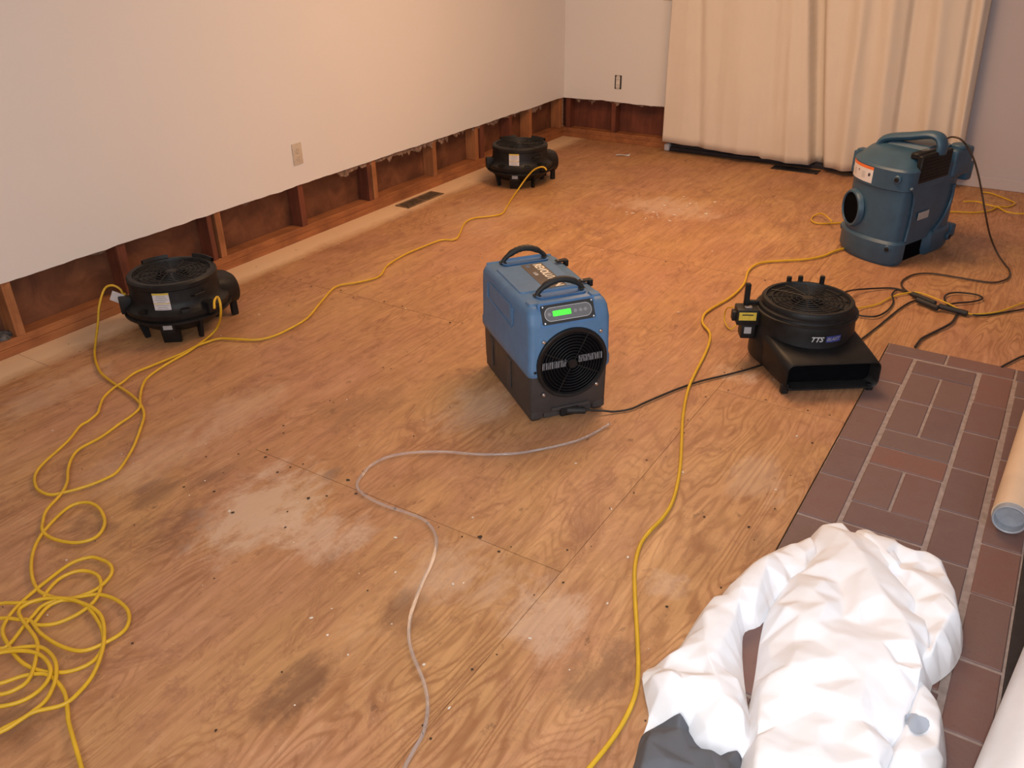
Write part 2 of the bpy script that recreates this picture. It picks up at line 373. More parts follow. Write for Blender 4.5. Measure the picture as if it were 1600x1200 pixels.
# ------------------------------------------------------------------ setting: walls
def ragged_panel(a, b, z_lo, z_hi, t, axis, seed):
    """drywall sheet with a roughly cut lower edge; axis 'y' runs along y at x=XL, axis 'x' along x at y=YB"""
    bb = B(); n = int((b - a) / .03); rows = [[], [], [], []]
    for i in range(n + 1):
        u = a + (b - a) * i / n
        z = z_lo + .006 * noise.noise(Vector((u * 3, seed, 0))) + .004 * noise.noise(Vector((u * 14, seed, 3)))
        if axis == 'y': q = [(XL, u, z), (XL + t, u, z), (XL + t, u, z_hi), (XL, u, z_hi)]
        else: q = [(u, YB, z), (u, YB - t, z), (u, YB - t, z_hi), (u, YB, z_hi)]
        for k in range(4): rows[k].append(Vector(q[k]))
    rings = [[rows[k][i] for k in range(4)] for i in range(n + 1)]
    bb.loft(rings); return bb
wl = ragged_panel(-1.25, YB, .317, 2.44, .012, 'y', 1).obj('wall_left', 'wall', kind='structure', smooth=False)
for (y0, y1, x0, x1) in ((-1.25, 6.46, XL - .090, XL),):
    B().box(x0, x1, y0, y1, 0, .037, .002).obj('sole_plate', 'plate', wl, smooth=False)
    B().box(x0 + .001, x1 - .002, y0, y1, .0375, .073, .002).obj('sole_plate', 'plate', wl, smooth=False)
B().box(XL - .105, XL - .092, -1.25, 6.48, 0, .75).obj('sheathing', 'sheath', wl, smooth=False)
for y, m, wd in ((-.9, 'stud', .038), (-.3, 'stud', .038), (.3, 'stud', .038), (.95, 'stud', .038), (1.645, 'stud', .04), (2.19, 'red', .045), (2.755, 'stud', .038), (2.70, 'red', .03), (3.345, 'red', .04), (3.975, 'stud', .038),
                 (3.925, 'red', .03), (4.595, 'stud', .038), (5.10, 'stud', .038), (5.17, 'red', .05), (5.85, 'stud', .038), (6.335, 'stud', .036), (5.56, 'red', .04)):  # narrow dark pieces beside pale studs stand in for their shaded sides
    B().box(XL - .089, XL - .001, y - wd / 2, y + wd / 2, .0735, .75, .0015).obj('stud', m, wl, smooth=False)
B().box(XL - .006, XL + .004, YB - .016, YB - .004, .075, .318, .003).obj('corner_bead', 'gyp', wl, smooth=False)
# scraps of gypsum left under the cut
gb = B(); rg = random.Random(5)
def scrap(f, u0, wdt, dz):
    k = 8; top = []; bot = []
    for i in range(k + 1):
        u = u0 + wdt * i / k; e = math.sin(PI * i / k)
        top.append((u, .325)); bot.append((u, .322 - dz * e * rg.uniform(.35, 1.1) - .004))
    R = []
    for (u, zt), (_, zb) in zip(top, bot): R.append([f(u, zt, 0), f(u, zt, .007), f(u, zb, .005), f(u, zb, 0)])
    gb.loft(R)
for k in range(64):
    y = rg.uniform(1.9, 6.25) if k > 52 else rg.uniform(3.6, 6.2)
    scrap(lambda u, z, t: Vector((XL + .001 + t - .008, u, z)), y, rg.uniform(.04, .20), rg.choice((.012, .02, .035, .05)))
for k in range(10):
    scrap(lambda u, z, t: Vector((u, YB - .001 - t + .008, z)), rg.uniform(-3.45, -2.75), rg.uniform(.06, .2), rg.choice((.012, .02, .04)))
gb.obj('torn_gypsum', 'gyp', wl, kind='stuff', smooth=False)
wb_ = B(); 
for k in range(7):
    bmesh.ops.create_icosphere(wb_.m, subdivisions=2, radius=1, matrix=Matrix.Translation((XL - .05 + rg.uniform(-.02, .02), 1.57 + rg.uniform(-.06, .03), .05 + rg.uniform(0, .03))) @ Matrix.Diagonal((.03, .03, .022, 1)))
for v in wb_.m.verts: v.co += noise.noise_vector(v.co * 60) * .01
wb_.obj('insulation_tuft', 'wire', wl)

# back wall: cavity at left, door opening, solid wall at right
wk = ragged_panel(XL + .012, -2.60, .317, 2.44, .012, 'x', 5)
wk.box(-2.60, -.62, YB - .012, YB, 2.05, 2.44); wk.box(-2.60, -.62, YB - .012, YB, 2.05, 2.44)
wbk = wk.obj('wall_back', 'wall', kind='structure', smooth=False)
B().box(XL - .001, -2.60, YB, YB + .089, 0, .037, .002).obj('sole_plate', 'plate', wbk, smooth=False)
B().box(XL - .001, -2.60, YB + .001, YB + .089, .0375, .073, .002).obj('sole_plate', 'plate', wbk, smooth=False)
B().box(XL - .09, -2.60, YB + .091, YB + .104, 0, .75).obj('sheathing', 'red', wbk, smooth=False)
for x in (-3.50, -3.08, -2.625): B().box(x - .019, x + .019, YB + .001, YB + .089, .0735, .75, .0015).obj('stud', 'red', wbk, smooth=False)
B().box(-.62, 1.95, YB - .012, YB + .1, 0.0, 2.44).obj('wall_back', 'wallr', kind='structure', smooth=False)  # dimmer light on this part is put into its darker colour
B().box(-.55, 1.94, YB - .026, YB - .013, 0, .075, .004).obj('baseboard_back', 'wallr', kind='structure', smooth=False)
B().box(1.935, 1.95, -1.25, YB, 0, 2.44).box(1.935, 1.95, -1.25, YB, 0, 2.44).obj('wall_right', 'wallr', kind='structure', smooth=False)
B().box(-3.54, 1.94, -1.25, -1.23, 0, 2.44).obj('wall_front', 'wall', kind='structure', smooth=False)
B().box(-3.7, 1.95, -1.25, 6.5, 2.44, 2.5).obj('ceiling', 'ceil', kind='structure', smooth=False)
# windows that give the daylight, behind and beside the camera
for nm, ax in (('window_1', 'r'), ('window_2', 'f')):
    b = B(); T = 0.05
    if ax == 'r':
        for q in ((1.90, 1.935, .60, .65, .75, 1.95), (1.90, 1.935, 1.85, 1.90, .75, 1.95), (1.90, 1.935, .60, 1.90, .75, .80), (1.90, 1.935, .60, 1.90, 1.90, 1.95)): b.box(*q, .004)
        o = b.obj(nm, 'white', kind='structure', smooth=False); B().box(1.915, 1.92, .65, 1.85, .80, 1.90).obj('pane', 'glass', o, smooth=False)
    else:
        for q in ((-1.3, -1.25, -1.23, -1.195, .95, 2.15), (.45, .5, -1.23, -1.195, .95, 2.15), (-1.3, .5, -1.23, -1.195, .95, 1.0), (-1.3, .5, -1.23, -1.195, 2.10, 2.15)): b.box(*q, .004)
        o = b.obj(nm, 'white', kind='structure', smooth=False); B().box(-1.25, .45, -1.215, -1.21, 1.0, 2.10).obj('pane', 'glass', o, smooth=False)
# sliding door behind the curtain
d = B()
d.box(-2.585, -.64, YB - .055, YB + .09, 0.0, .028, .003).box(-2.585, -.64, YB - .035, YB - .026, .028, .047).box(-2.585, -.64, YB + .01, YB + .02, .028, .047)
d.box(-2.60, -2.555, YB + .0, YB + .09, .028, 2.05, .003).box(-.665, -.62, YB, YB + .09, .028, 2.05, .003).box(-2.60, -.62, YB, YB + .09, 2.0, 2.05, .003)
door = d.obj('door_1', 'alu', kind='structure', smooth=False)
for x0, x1, yo in ((-2.55, -1.58, YB + .005), (-1.66, -.67, YB + .045)):
    b = B(); 
    for q in ((x0, x0 + .05, .03, 2.0), (x1 - .05, x1, .03, 2.0), (x0, x1, .03, .10), (x0, x1, 1.94, 2.0)): b.box(q[0], q[1], yo, yo + .03, q[2], q[3], .002)
    s = b.obj('door_panel', 'alu', door, smooth=False); B().box(x0 + .05, x1 - .05, yo + .012, yo + .017, .10, 1.94).obj('pane', 'glass', s, smooth=False)
B().box(-2.598, -2.555, YB - .075, YB - .02, 0, .052, .012, seg=3).obj('end_cap', 'lpap', door, label='pale grey cap at the left end of the door track')

# ceiling lamps (out of view)
for x, y, s in ((-1.6, 4.0, .64),):
    e = empty('ceiling_lamp', (x, y, 2.44), 0, 'square flush ceiling lamp with warm diffuser, over the middle of the room', 'lamp')
    B().box(-s, s, -s, s, -.03, 0, .006).obj('frame', 'white', e, smooth=False)
    B().box(-s + .03, s - .03, -s + .03, s - .03, -.045, -.03, .006).obj('diffuser', lampm, e, smooth=False)

# ------------------------------------------------------------------ brick hearth
hb = B(); hb.box(HX0 + .002, HX1, -1.2, HY1, -.0185, .0005); hearth = hb.obj('brick_hearth', 'mortar', smooth=False, label='flush red-brown brick hearth border set in pale mortar at the right of the floor', cat='hearth')
rb = random.Random(11)
def brick(x0, x1, y0, y1):
    g_ = .0045; j = lambda: rb.uniform(-.0015, .0015)
    b = B(); b.box(x0 + g_ + j(), x1 - g_ + j(), y0 + g_ + j(), y1 - g_ + j(), -.015, .0035 + rb.uniform(0, .0018), .0025)
    b.obj('brick', 'brick', hearth, smooth=False)
for x0, x1 in ((HX0, -.165), (-.165, .085), (.085, HX1)): brick(x0, x1, 3.487, HY1)
ya = [3.484, 3.226, 2.978, 2.716, 2.468, 2.213]
while ya[-1] > .3: ya.append(ya[-1] - .2515)
for a, b_ in zip(ya, ya[1:]): brick(HX0, -.280, b_, a)
yd = [3.484, 3.221, 2.98, 2.718, 2.456, 2.203]
while yd[-1] > .3: yd.append(yd[-1] - .2515)
for a, b_ in zip(yd, yd[1:]): brick(-.035, .083, b_, a)
ye = [3.484, 3.343, 3.101, 2.849, 2.596, 2.342, 2.103, 1.838, 1.594]
while ye[-1] > .3: ye.append(ye[-1] - .2515)
for a, b_ in zip(ye, ye[1:]): brick(.092, HX1 - .002, b_, a)
y = 3.474; k = 0
pat = ['H', 'V', 'V', 'H', 'H', 'V', 'H', 'H', 'V', 'H', 'H', 'V', 'V', 'H', 'H', 'V', 'H', 'H', 'V']
hs = {'H': .124, 'V': .2465}
for p_ in pat:
    h = hs[p_]
    if y - h < .3: break
    if p_ == 'H': brick(-.273, -.042, y - h, y)
    else: brick(-.273, -.158, y - h, y); brick(-.158, -.042, y - h, y)
    y -= h
B().box(HX1 + .001, HX1 + .05, -1.2, HY1, -.018, .006, .002).obj('trim_1', 'dark', kind='structure', smooth=False)
# floor beyond the hearth at right is bare sub floor covered by the fireplace plinth
B().box(HX1 + .051, .338, -1.2, HY1, -.018, .004, .002).obj('trim_2', 'dark', kind='structure', smooth=False)

# ------------------------------------------------------------------ curtain
def fx(px0, px1, z0=1.1, y=6.205):  # fold line from top of frame to hem, as x at z=1.1 and x at z=0.1
    return PY(px0, 0, y).x, PY(px1, 240, y).x
folds = [(1092, 1088, .04, .016, 0), (1160, 1150, .06, -.016, 0), (1213, 1200, .05, .018, 0), (1240, 1228, .035, -.014, 0), (1266, 1264, .018, .090, 2),
         (1352, 1322, .050, -.030, 0), (1400, 1372, .05, -.030, 0), (1425, 1392, .035, .045, 1), (1470, 1446, .045, -.022, 0), (1517, 1480, .040, .045, 1), (1535, 1500, .03, -.02, 0)]
FX = [(fx(a, b_), wd, am, sh) for a, b_, wd, am, sh in folds]
cl = PY(1043, 100, 6.205).x
def hem(x):
    k = [(-2.62, .094), (-2.35, .082), (-2.2, .072), (-1.82, .064), (-1.80, .050), (-1.5, .045), (-.5, .045)]
    for (a, za), (b_, zb) in zip(k, k[1:]):
        if x <= b_: return za + (zb - za) * max(0, (x - a) / (b_ - a))
    return .045
def cur(u, v):
    z = 2.30 * v + .0; s = (z - .1) / 1.0
    xl = cl; xr = PY(1511, 212, 6.205).x - .045 * s
    x = xl + (xr - xl) * u
    z = hem(x) + (2.30 - hem(x)) * v
    yy = 6.205
    for (xa, xb), wd, am, sh in FX:
        xc = xb + (xa - xb) * s; t = (x - xc) / wd
        if sh == 2: f = (1 / (1 + math.exp(-t * 6))) * (1 / (1 + math.exp((t - 4.5) * 2.2)))
        elif sh: f = (1 / (1 + math.exp(-t * 5))) * math.exp(-max(0, t) * .35)
        else: f = math.exp(-t * t)
        yy += am * 1.5 * f
    yy += .006 * math.sin(x * 37 + z * 2) * min(1, (u) * 4) + .008 * noise.noise(Vector((x * 5, z * .8, 2))) + .0025 * noise.noise(Vector((x * 30, z * 3, 7)))
    if u > .985: yy += .04 * (u - .985) / .015
    return Vector((x, min(yy, 6.350), z))
cbm = B(); cbm.grid(cur, 320, 40)
cu = cbm.obj('curtain', 'curtain', angle=180, label='off-white floor-length curtain hanging in soft folds over the sliding door', cat='curtain')
md = cu.modifiers.new('s', 'SOLIDIFY'); md.thickness = .0015; md.offset = 1
B().cyl((-2.75, 6.25, 2.31), (-.4, 6.25, 2.31), .012).obj('curtain_rod', 'dark', label='dark curtain rod above the off-white curtain', cat='rod')

# ------------------------------------------------------------------ outlets and switch
def plate(name, loc, rz, label, cat, bare=False):
    e = empty(name, loc, rz, label, cat)      # local: x right along wall, -y out of the wall
    if not bare:
        B().box(-.035, .035, -.005, 0, -.0575, .0575, .0025, seg=2).obj('cover_plate', 'ivory', e)
        for s in (-.02, .02):
            o = B(); o.rcyl((0, -.0075, s), (0, -.004, s), .0165, .001); r = o.obj('socket', 'ivory', e)
            B().box(-.007, -.0055, -.0078, -.007, s - .003, s + .007).box(.0055, .007, -.0078, -.007, s - .003, s + .007).cyl((0, -.0078, s - .009), (0, -.007, s - .009), .002, n=8).split('slot', 'blk', r, smooth=False)
        B().cyl((0, -.0065, 0), (0, -.004, 0), .003, n=10).split('screw', 'chrome', e)
    else:
        B().box(-.029, .029, -.002, .001, -.052, .052, .001).obj('wall_box', 'blk', e, smooth=False)
        B().box(-.017, .017, -.008, -.001, -.043, .043, .002).obj('receptacle', 'white', e)
        B().box(-.012, .012, -.0075, -.0075 + .0006, 0, .001).obj('strap', 'blk', e)
        for s in (-.02, .02): B().box(-.007, -.005, -.0086, -.0075, s - .004, s + .005).box(.005, .007, -.0086, -.0075, s - .004, s + .005).split('slot', 'blk', e, smooth=False)
        for s in (-.047, .047): B().box(-.014, .014, -.0045, -.001, s - .004, s + .004, .001).obj('mounting_ear', 'ivory', e)
    return e
plate('wall_outlet', (XL + .013, 3.342, .488), PI / 2, 'ivory duplex wall outlet on the left wall above the cut drywall', 'outlet')
plate('wall_outlet', (-3.045, YB - .013, .470), 0, 'white wall outlet without cover plate in a dark box on the back wall', 'outlet', True)
e = empty('light_switch', (-2.672, YB - .013, 1.125), 0, 'ivory switch plate at the top edge beside the curtain', 'switch')
B().box(-.035, .035, -.005, 0, -.0575, .0575, .0025, seg=2).obj('cover_plate', 'ivory', e); B().box(-.004, .004, -.014, -.004, -.006, .008, .001).obj('toggle', 'white', e)

# ------------------------------------------------------------------ floor registers, paper scrap
def register(loc, lx, ly, label, m='vent', n=20, rz=0):
    e = empty('floor_register', loc, rz, label, 'vent'); b = B(); t = .012
    for q in ((-lx, lx, -ly, -ly + t), (-lx, lx, ly - t, ly), (-lx, -lx + t, -ly, ly), (lx - t, lx, -ly, ly)): b.box(*q, 0, .005, .001)
    b.obj('frame', m, e, smooth=False); B().box(-lx + t, lx - t, -ly + t, ly - t, 0, .001).obj('damper', 'black2', e, smooth=False)
    s = B()
    for k in range(n):
        if ly > lx: yy = -ly + t + (2 * ly - 2 * t) * (k + .5) / n; s.box(-lx + t, lx - t, yy - .0025, yy + .0025, .001, .0045)
        else: xx = -lx + t + (2 * lx - 2 * t) * (k + .5) / n; s.box(xx - .0025, xx + .0025, -ly + t, ly - t, .001, .0045)
    if ly > lx: s.box(-lx + t, lx - t, -.008, .008, .001, .0045)
    s.obj('louvers', m, e, kind='stuff', smooth=False)
register((-3.445, 4.285, .0), .055, .19, 'brown metal floor register in the pale strip beside the left wall')
register((-1.545, 6.215, .0), .165, .055, 'black floor register in front of the curtained sliding door', 'dark', 22, 0.0)
p = P(973, 243); b = B(); b.grid(lambda u, v: Vector((-.055 + .11 * u, -.022 + .044 * v, .0015 + .006 * (1 + math.sin(u * 5 + v * 2)) * u)), 10, 4)
o = b.obj('paper_scrap', 'lpap', label='small white paper scrap lying on the floor near the back wall', cat='paper', angle=180); o.location = (p.x, p.y, 0.001); o.rotation_euler = (0, 0, .25)
md = o.modifiers.new('s', 'SOLIDIFY'); md.thickness = .0006

# ------------------------------------------------------------------ dehumidifier
DH = empty('dehumidifier', (-1.360, 2.232, 0), math.radians(52.7), 'blue and charcoal portable dehumidifier with two black handles and lit green display', 'dehumidifier')
W, D, H = .312, .520, .440
def rr_ring(x0, x1, y0, y1, z, r=.02, n=4):
    pts = []
    for cx, cy, a0 in ((x1 - r, y1 - r, 0), (x0 + r, y1 - r, PI / 2), (x0 + r, y0 + r, PI), (x1 - r, y0 + r, 1.5 * PI)):
        for k in range(n + 1): a = a0 + PI / 2 * k / n; pts.append(Vector((cx + r * math.cos(a), cy + r * math.sin(a), z)))
    return pts
lw = B()
lw.loft([rr_ring(.012, W - .012, .014, D - .01, .030, .02), rr_ring(.006, W - .006, .007, D - .006, .05, .022), rr_ring(.004, W - .004, .005, D - .004, .20, .022), rr_ring(.004, W - .004, .005, D - .004, .208, .022)])
lower = lw.obj('lower_shell', 'ugrey', DH)
ft = B()
for x0, x1 in ((.008, .060), (W - .060, W - .008)):
    ft.loft([rr_ring(x0 + .008, x1 - .008, .024, D - .03, 0, .008), rr_ring(x0, x1, .010, D - .012, .016, .012), rr_ring(x0, x1, .010, D - .012, .045, .012)])
ft.split('skid', 'ugrey', DH)
B().box(.0, .006, .20, .24, .05, .17, .002).box(0, .006, .40, .44, .05, .17, .002).box(W - .006, W, .2, .24, .05, .17, .002).split('rib', 'ugrey', lower, smooth=False)
B().box(.062, W - .062, .02, .024, .006, .040).obj('kick_panel', 'ugrey', DH, smooth=False)
# upper shell: straight lip, vertical walls, chamfered front, softly rounded top
up = B()
prof = [(0.0, .188, 0), (-.003, .196, -.003), (-.003, .225, -.003), (0.0, .235, 0.0), (0.002, .375, 0.002), (.004, .415, .018), (.010, .432, .030), (.022, .440, .042)]
up.loft([rr_ring(a, W - a, f, D - a, z, .024) for a, z, f in prof])
upper = up.obj('upper_shell', 'ublue', DH, bevel=.0)
# side relief: recessed pocket outlined by a raised border
rl = B(); rl.tube([(0.000, .43, .395), (0.000, .43, .335), (0.000, .18, .315), (.0, .165, .335), (0.000, .165, .395)], .0045, 8); rl.obj('side_rib', 'ublue', upper)
rl = B(); rl.box(-.0015, .003, .185, .415, .335, .400, .001); rl.obj('side_panel', 'ublue', upper)
# raised corner shoulders at front and back of the lid
for y0, y1 in ((.045, .105), (.165, .45)):
    pass
lid = B(); lid.loft([rr_ring(.030, W - .055, .165, .43, .438, .012), rr_ring(.034, W - .059, .169, .426, .4455, .012)]); lid.obj('lid_panel', 'ublue', upper)
sh = B()
for x0, x1 in ((.018, .060), (W - .058, W - .016)): sh.loft([rr_ring(x0, x1, .050, .10, .437, .012), rr_ring(x0 + .005, x1 - .005, .055, .095, .4465, .010)])
sh.loft([rr_ring(.02, W - .02, .497, .513, .436, .007), rr_ring(.024, W - .024, .500, .510, .442, .005)])
sh.split('shoulder', 'ublue', upper)
def handle(y, x0=.070, x1=.262):
    pk = B(); pk.loft([rr_ring(x0 + .006, x1 - .006, y - .034, y + .026, .437, .02), rr_ring(x0, x1, y - .038, y + .030, .4475, .024), rr_ring(x0 + .006, x1 - .006, y - .032, y + .024, .4475, .02), rr_ring(x0 + .012, x1 - .012, y - .026, y + .018, .4405, .016)])
    pk.obj('handle_pocket', 'ublue2', DH)
    h = B(); n = 22; pts = []; rad = []
    for i in range(n + 1):
        t = i / n; x = x0 + .006 + (x1 - x0 - .012) * t; z = .440 + .052 * math.sin(PI * t) ** .62; pts.append((x, y, z))
        rad.append(.0115 + (.0012 if i % 2 else 0) if 3 < i < n - 3 else .009)
    h.tube(pts, rad, 10); g_ = h.obj('handle', 'black2', DH)
    B().box(x0 - .004, x0 + .022, y - .012, y + .012, .4405, .4485, .003).box(x1 - .022, x1 + .004, y - .012, y + .012, .4405, .4485, .003).split('bracket', 'black2', g_, smooth=False)
handle(.478); handle(.128)
for y in (.405, .185):
    t = B(); t.box(.268, .306, y - .012, y + .012, .4455, .4515, .002); c_ = t.obj('latch', 'black', DH, smooth=False)
    B().box(.302, .318, y - .013, y + .013, .425, .452, .005, seg=2).obj('clip', 'black', c_)
    B().cyl((.278, y, .4515), (.278, y, .4530), .004, n=10).obj('rivet', 'chrome', c_)
lb = B(); lb.box(.128, .214, .172, .418, .4455, .4464); lab = lb.obj('name_plate', 'lab', DH, smooth=False)
lettering('REVOLUTION', .047, 'cream', DH, lambda u, v, z: Vector((.188 + v * .95, .292 - u * .80, .4468 + z)), bold=.0012, shear=.0)
lettering('LGR', .017, 'line', DH, lambda u, v, z: Vector((.150 + v, .315 - u, .4468 + z)), bold=.0004)
B().cyl((.150, .395, .4464), (.150, .395, .4469), .009).obj('emblem', 'ublue', lab)
# control panel set in the sloping front
a_ = math.atan2(.058, .030)
def panel_pt(u, v, w): # u across, v up the slope, w out
    n_ = Vector((0, -math.sin(a_), math.cos(a_))); t_ = Vector((0, math.cos(a_), math.sin(a_)))
    return Vector((.150 + u, .004, .388)) + t_ * v + n_ * w
def slab(u0, u1, v0, v1, w0, w1, r=.004, n=3):
    ring = lambda w: [panel_pt(p.x, p.y, w) for p in rr_ring(u0, u1, v0, v1, 0, r, n)]
    b = B(); b.loft([ring(w0), ring(w1)]); return b
slab(-.106, .106, -.012, .072, -.02, -.002, .004).obj('panel_recess', 'ublue2', DH, smooth=False)
cp = slab(-.098, .098, -.004, .064, -.004, .003, .006).obj('control_panel', 'blk', DH, smooth=False)
slab(-.088, .088, .006, .054, .0028, .0038, .023, 8).obj('panel_border', 'line', cp, smooth=False)
slab(-.0862, .0862, .0078, .0522, .0030, .0044, .0212, 8).obj('panel_face', 'panel', cp, smooth=False)
slab(-.058, .010, .022, .041, .0040, .0052, .003).obj('display', 'lcd', cp, smooth=False)
b = B()
for u in (-.091, .091):
    for v in (.002, .058): b.cyl(panel_pt(u, v, .003), panel_pt(u, v, .005), .003, n=8)
b.split('screw', 'chrome', cp)
b = B()
for u in (-.071, .026, .046, .064): b.cyl(panel_pt(u, .031, .0042), panel_pt(u, .031, .0050), .0062, n=12)
b.cyl(panel_pt(.018, .031, .0046), panel_pt(.078, .031, .0046), .0006, n=5)
b.obj('button', 'print', cp, kind='stuff')
# round fan guard
FC = Vector((.160, 0, .226)); RF = .131
fr = B()
prof = [(RF - .012, -.004), (RF - .010, -.010), (RF, -.012), (RF + .004, -.008), (RF + .004, .010)]
rings = [[FC + Vector((r * math.cos(t), yy, r * math.sin(t))) for t in [2 * PI * i / 56 for i in range(56)]] for r, yy in prof]
fr.loft(rings, False, False); guard = fr.obj('fan_guard', 'black', DH)
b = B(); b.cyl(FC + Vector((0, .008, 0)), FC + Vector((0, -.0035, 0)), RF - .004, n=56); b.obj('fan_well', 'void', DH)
gr = B()
for k in range(10):
    r = .016 + k * .0112
    gr.tube([FC + Vector((r * math.cos(t), -.009 - .003 * (1 - k / 10), r * math.sin(t))) for t in [2 * PI * i / 40 for i in range(40)]], .00105, 5, closed=True)
for k in range(4):
    a = PI / 4 + k * PI / 2 + .3
    gr.tube([FC + Vector((r * math.cos(a), -.0095, r * math.sin(a))) for r in (.012, .13)], .0020, 6)
gr.obj('wire_grille', 'black', guard)
B().cyl(FC + Vector((0, -.006, 0)), FC + Vector((0, -.014, 0)), .018, .015, n=20).obj('hub', 'black', guard)
fb = B()
for k in range(7):
    a = k * 2 * PI / 7
    pts = [[FC + Vector((r * math.cos(a + s * (.25 + .15 * r / .12)), -.0040 - .0020 * s, r * math.sin(a + s * (.25 + .15 * r / .12)))) for s in (-1, 1)] for r in (.03, .07, .115)]
    fb.loft(pts, False, False, False)
fb.split('fan_blade', 'void', guard)
cz = B()
for s in (-1, 1):
    for k in range(13):
        x = FC.x + s * (.026 + k * .0072); cz.box(x - .0018, x + .0018, -.0075, -.0055, FC.z - .004 + s * .004, FC.z + .022 + s * .004)
cz.obj('coil_fins', 'print', guard, kind='stuff', smooth=False)
b = B()
for x, z in ((.052, .325), (.268, .332), (.052, .118), (.258, .122)): b.rcyl((x, -.009, z), (x, .004, z), .0065, .002, 12)
b.split('guard_bolt', 'chrome', DH)
b = B()
for x in (.020, W - .020): b.rcyl((x, -.006, .212), (x, .0, .212), .005, .001, 12)
b.split('shell_screw', 'black', DH)
B().box(.120, .190, -.004, .012, .012, .045, .004, seg=2).obj('cord_inlet', 'black', DH)
b = B(); b.box(.085, .235, .000, .006, .040, .052, .001); b.obj('foot_bar', 'ugrey', DH, smooth=False)

# ------------------------------------------------------------------ air scrubber (tall teal machine)
BG = empty('air_scrubber', (-.95, 4.69, 0), math.radians(-21), 'tall teal blue air scrubber with round front port and orange-striped label', 'air scrubber')
ctrl = [(.420, .10), (.418, .02), (.385, -.022), (.29, -.034), (.18, -.015), (.09, .035), (.03, .11), (.002, .20), (-.006, .31), (.004, .43), (.045, .505), (.13, .53), (.33, .53), (.395, .505), (.42, .43), (.42, .26)]
OUT = [Vector((p.x, p.y, 0)) for p in spline([(a, b_, 0) for a, b_ in ctrl], 5, True)]
CT = Vector((.21, .25, 0))
def out_n(i):
    t = OUT[(i + 1) % len(OUT)] - OUT[i - 1]; t.normalize(); nn = Vector((t.y, -t.x, 0)); return nn if nn.dot(OUT[i] - CT) > 0 else -nn
NRM = [out_n(i) for i in range(len(OUT))]
def ring(z, off, tilt=0): return [Vector((p.x, p.y, z)) + n_ * off + Vector((0, 0, tilt * (p.y))) for p, n_ in zip(OUT, NRM)]
bd = B(); bd.loft([ring(.10, -.006), ring(.135, -.004), ring(.30, -.005), ring(.385, -.006), ring(.39, .002), ring(.470, .002), ring(.485, .004), ring(.492, -.002), ring(.500, -.012)])
body = bd.obj('body', 'sblue', BG)
tp = B(); tp.loft([ring(.496, -.010), [Vector((CT.x + (p.x - CT.x) * .78, CT.y + .01 + (p.y - CT.y) * .74, .535)) for p in OUT], [Vector((CT.x + .03 + (p.x - CT.x) * .62, CT.y + .03 + (p.y - CT.y) * .56, .555)) for p in OUT]]); tp.obj('sloped_lid', 'sblue', BG)
# base: front shoe and rear shoe with a black panel painting the shade in the gap between
def shoe(z, off):
    R_ = []
    for p, n_ in zip(OUT, NRM):
        q = p + n_ * off; y = q.y
        if q.x > .3 and .055 < y < .285: q.x -= .035 * min(1, (y - .055) / .012, (.285 - y) / .012)
        R_.append(Vector((q.x, q.y, z)))
    return R_
b = B(); b.loft([shoe(0, -.006), shoe(.026, .010), shoe(.116, .010), shoe(.130, -.002)]); b.obj('base', 'sblue', BG)
b = B(); b.box(.394, .3985, .066, .274, .003, .119); b.obj('gap_shade', 'void', BG, smooth=False)
# collar and port
HC = Vector((.118, .012, .242)); HN = Vector((-.50, -.866, 0)); HT = Vector((.866, -.50, 0))
def port(prof, m, name, par, n=48):
    b = B(); b.loft([[HC + HN * w + (HT * math.cos(t) + Vector((0, 0, 1)) * math.sin(t)) * r for t in [2 * PI * i / n for i in range(n)]] for r, w in prof], False, False); return b.obj(name, m, par)
col_ = port([(.100, -.012), (.097, .004), (.092, .012), (.083, .014), (.081, .010), (.080, -.004)], 'sblue', 'port_collar', BG)
b = B(); b.cyl(HC + HN * .005, HC + HN * .0065, .0805, n=48); b.obj('port_opening', 'void', BG)
# label that wraps the curved front
def wrap(name, m, z0, z1, xa, xb, off, par):
    idx = [i for i in range(len(OUT)) if OUT[i].y < .13 and xa <= OUT[i].x <= xb]
    idx.sort(key=lambda i: OUT[i].x)
    b = B(); R = []
    for i in idx:
        p, n_ = OUT[i], NRM[i]; R.append([p + n_ * off + Vector((0, 0, z0)), p + n_ * (off + .0012) + Vector((0, 0, z0)), p + n_ * (off + .0012) + Vector((0, 0, z1)), p + n_ * off + Vector((0, 0, z1))])
    b.loft(R); return b.obj(name, m, par)
def atx(x):
    c_ = [i for i in range(len(OUT)) if OUT[i].y < .2]; i = min(c_, key=lambda i: abs(OUT[i].x - x)); return OUT[i], NRM[i]
L = wrap('warning_label', 'lpap', .400, .466, .038, .235, .0022, BG)
wrap('label_stripe', 'orange', .466, .482, .038, .235, .0022, BG)
def onfront(xc, zc):
    p, n_ = atx(xc); t = Vector((-n_.y, n_.x, 0)); t = t if t.x > 0 else -t
    return lambda u, v, z: p + n_ * (.0040 + z) + t * u + Vector((0, 0, zc + v))
for x_, z_, s_ in ((.05, .45, '!'), (.05, .418, '@'), (.13, .442, '*'), (.205, .44, '#')): lettering(s_, .022, 'blk', L, onfront(x_, z_), bold=.001)
lb = B()
for xs in (.085, .17):
    f = onfront(xs, .432)
    for k in range(5):
        v = .014 - k * .007
        lb.loft([[f(-.014, v, 0), f(-.014, v + .0018, 0)], [f(.014, v, 0), f(.014, v + .0018, 0)]], False, False, False)
lb.obj('small_print', 'print', L, kind='stuff', smooth=False)
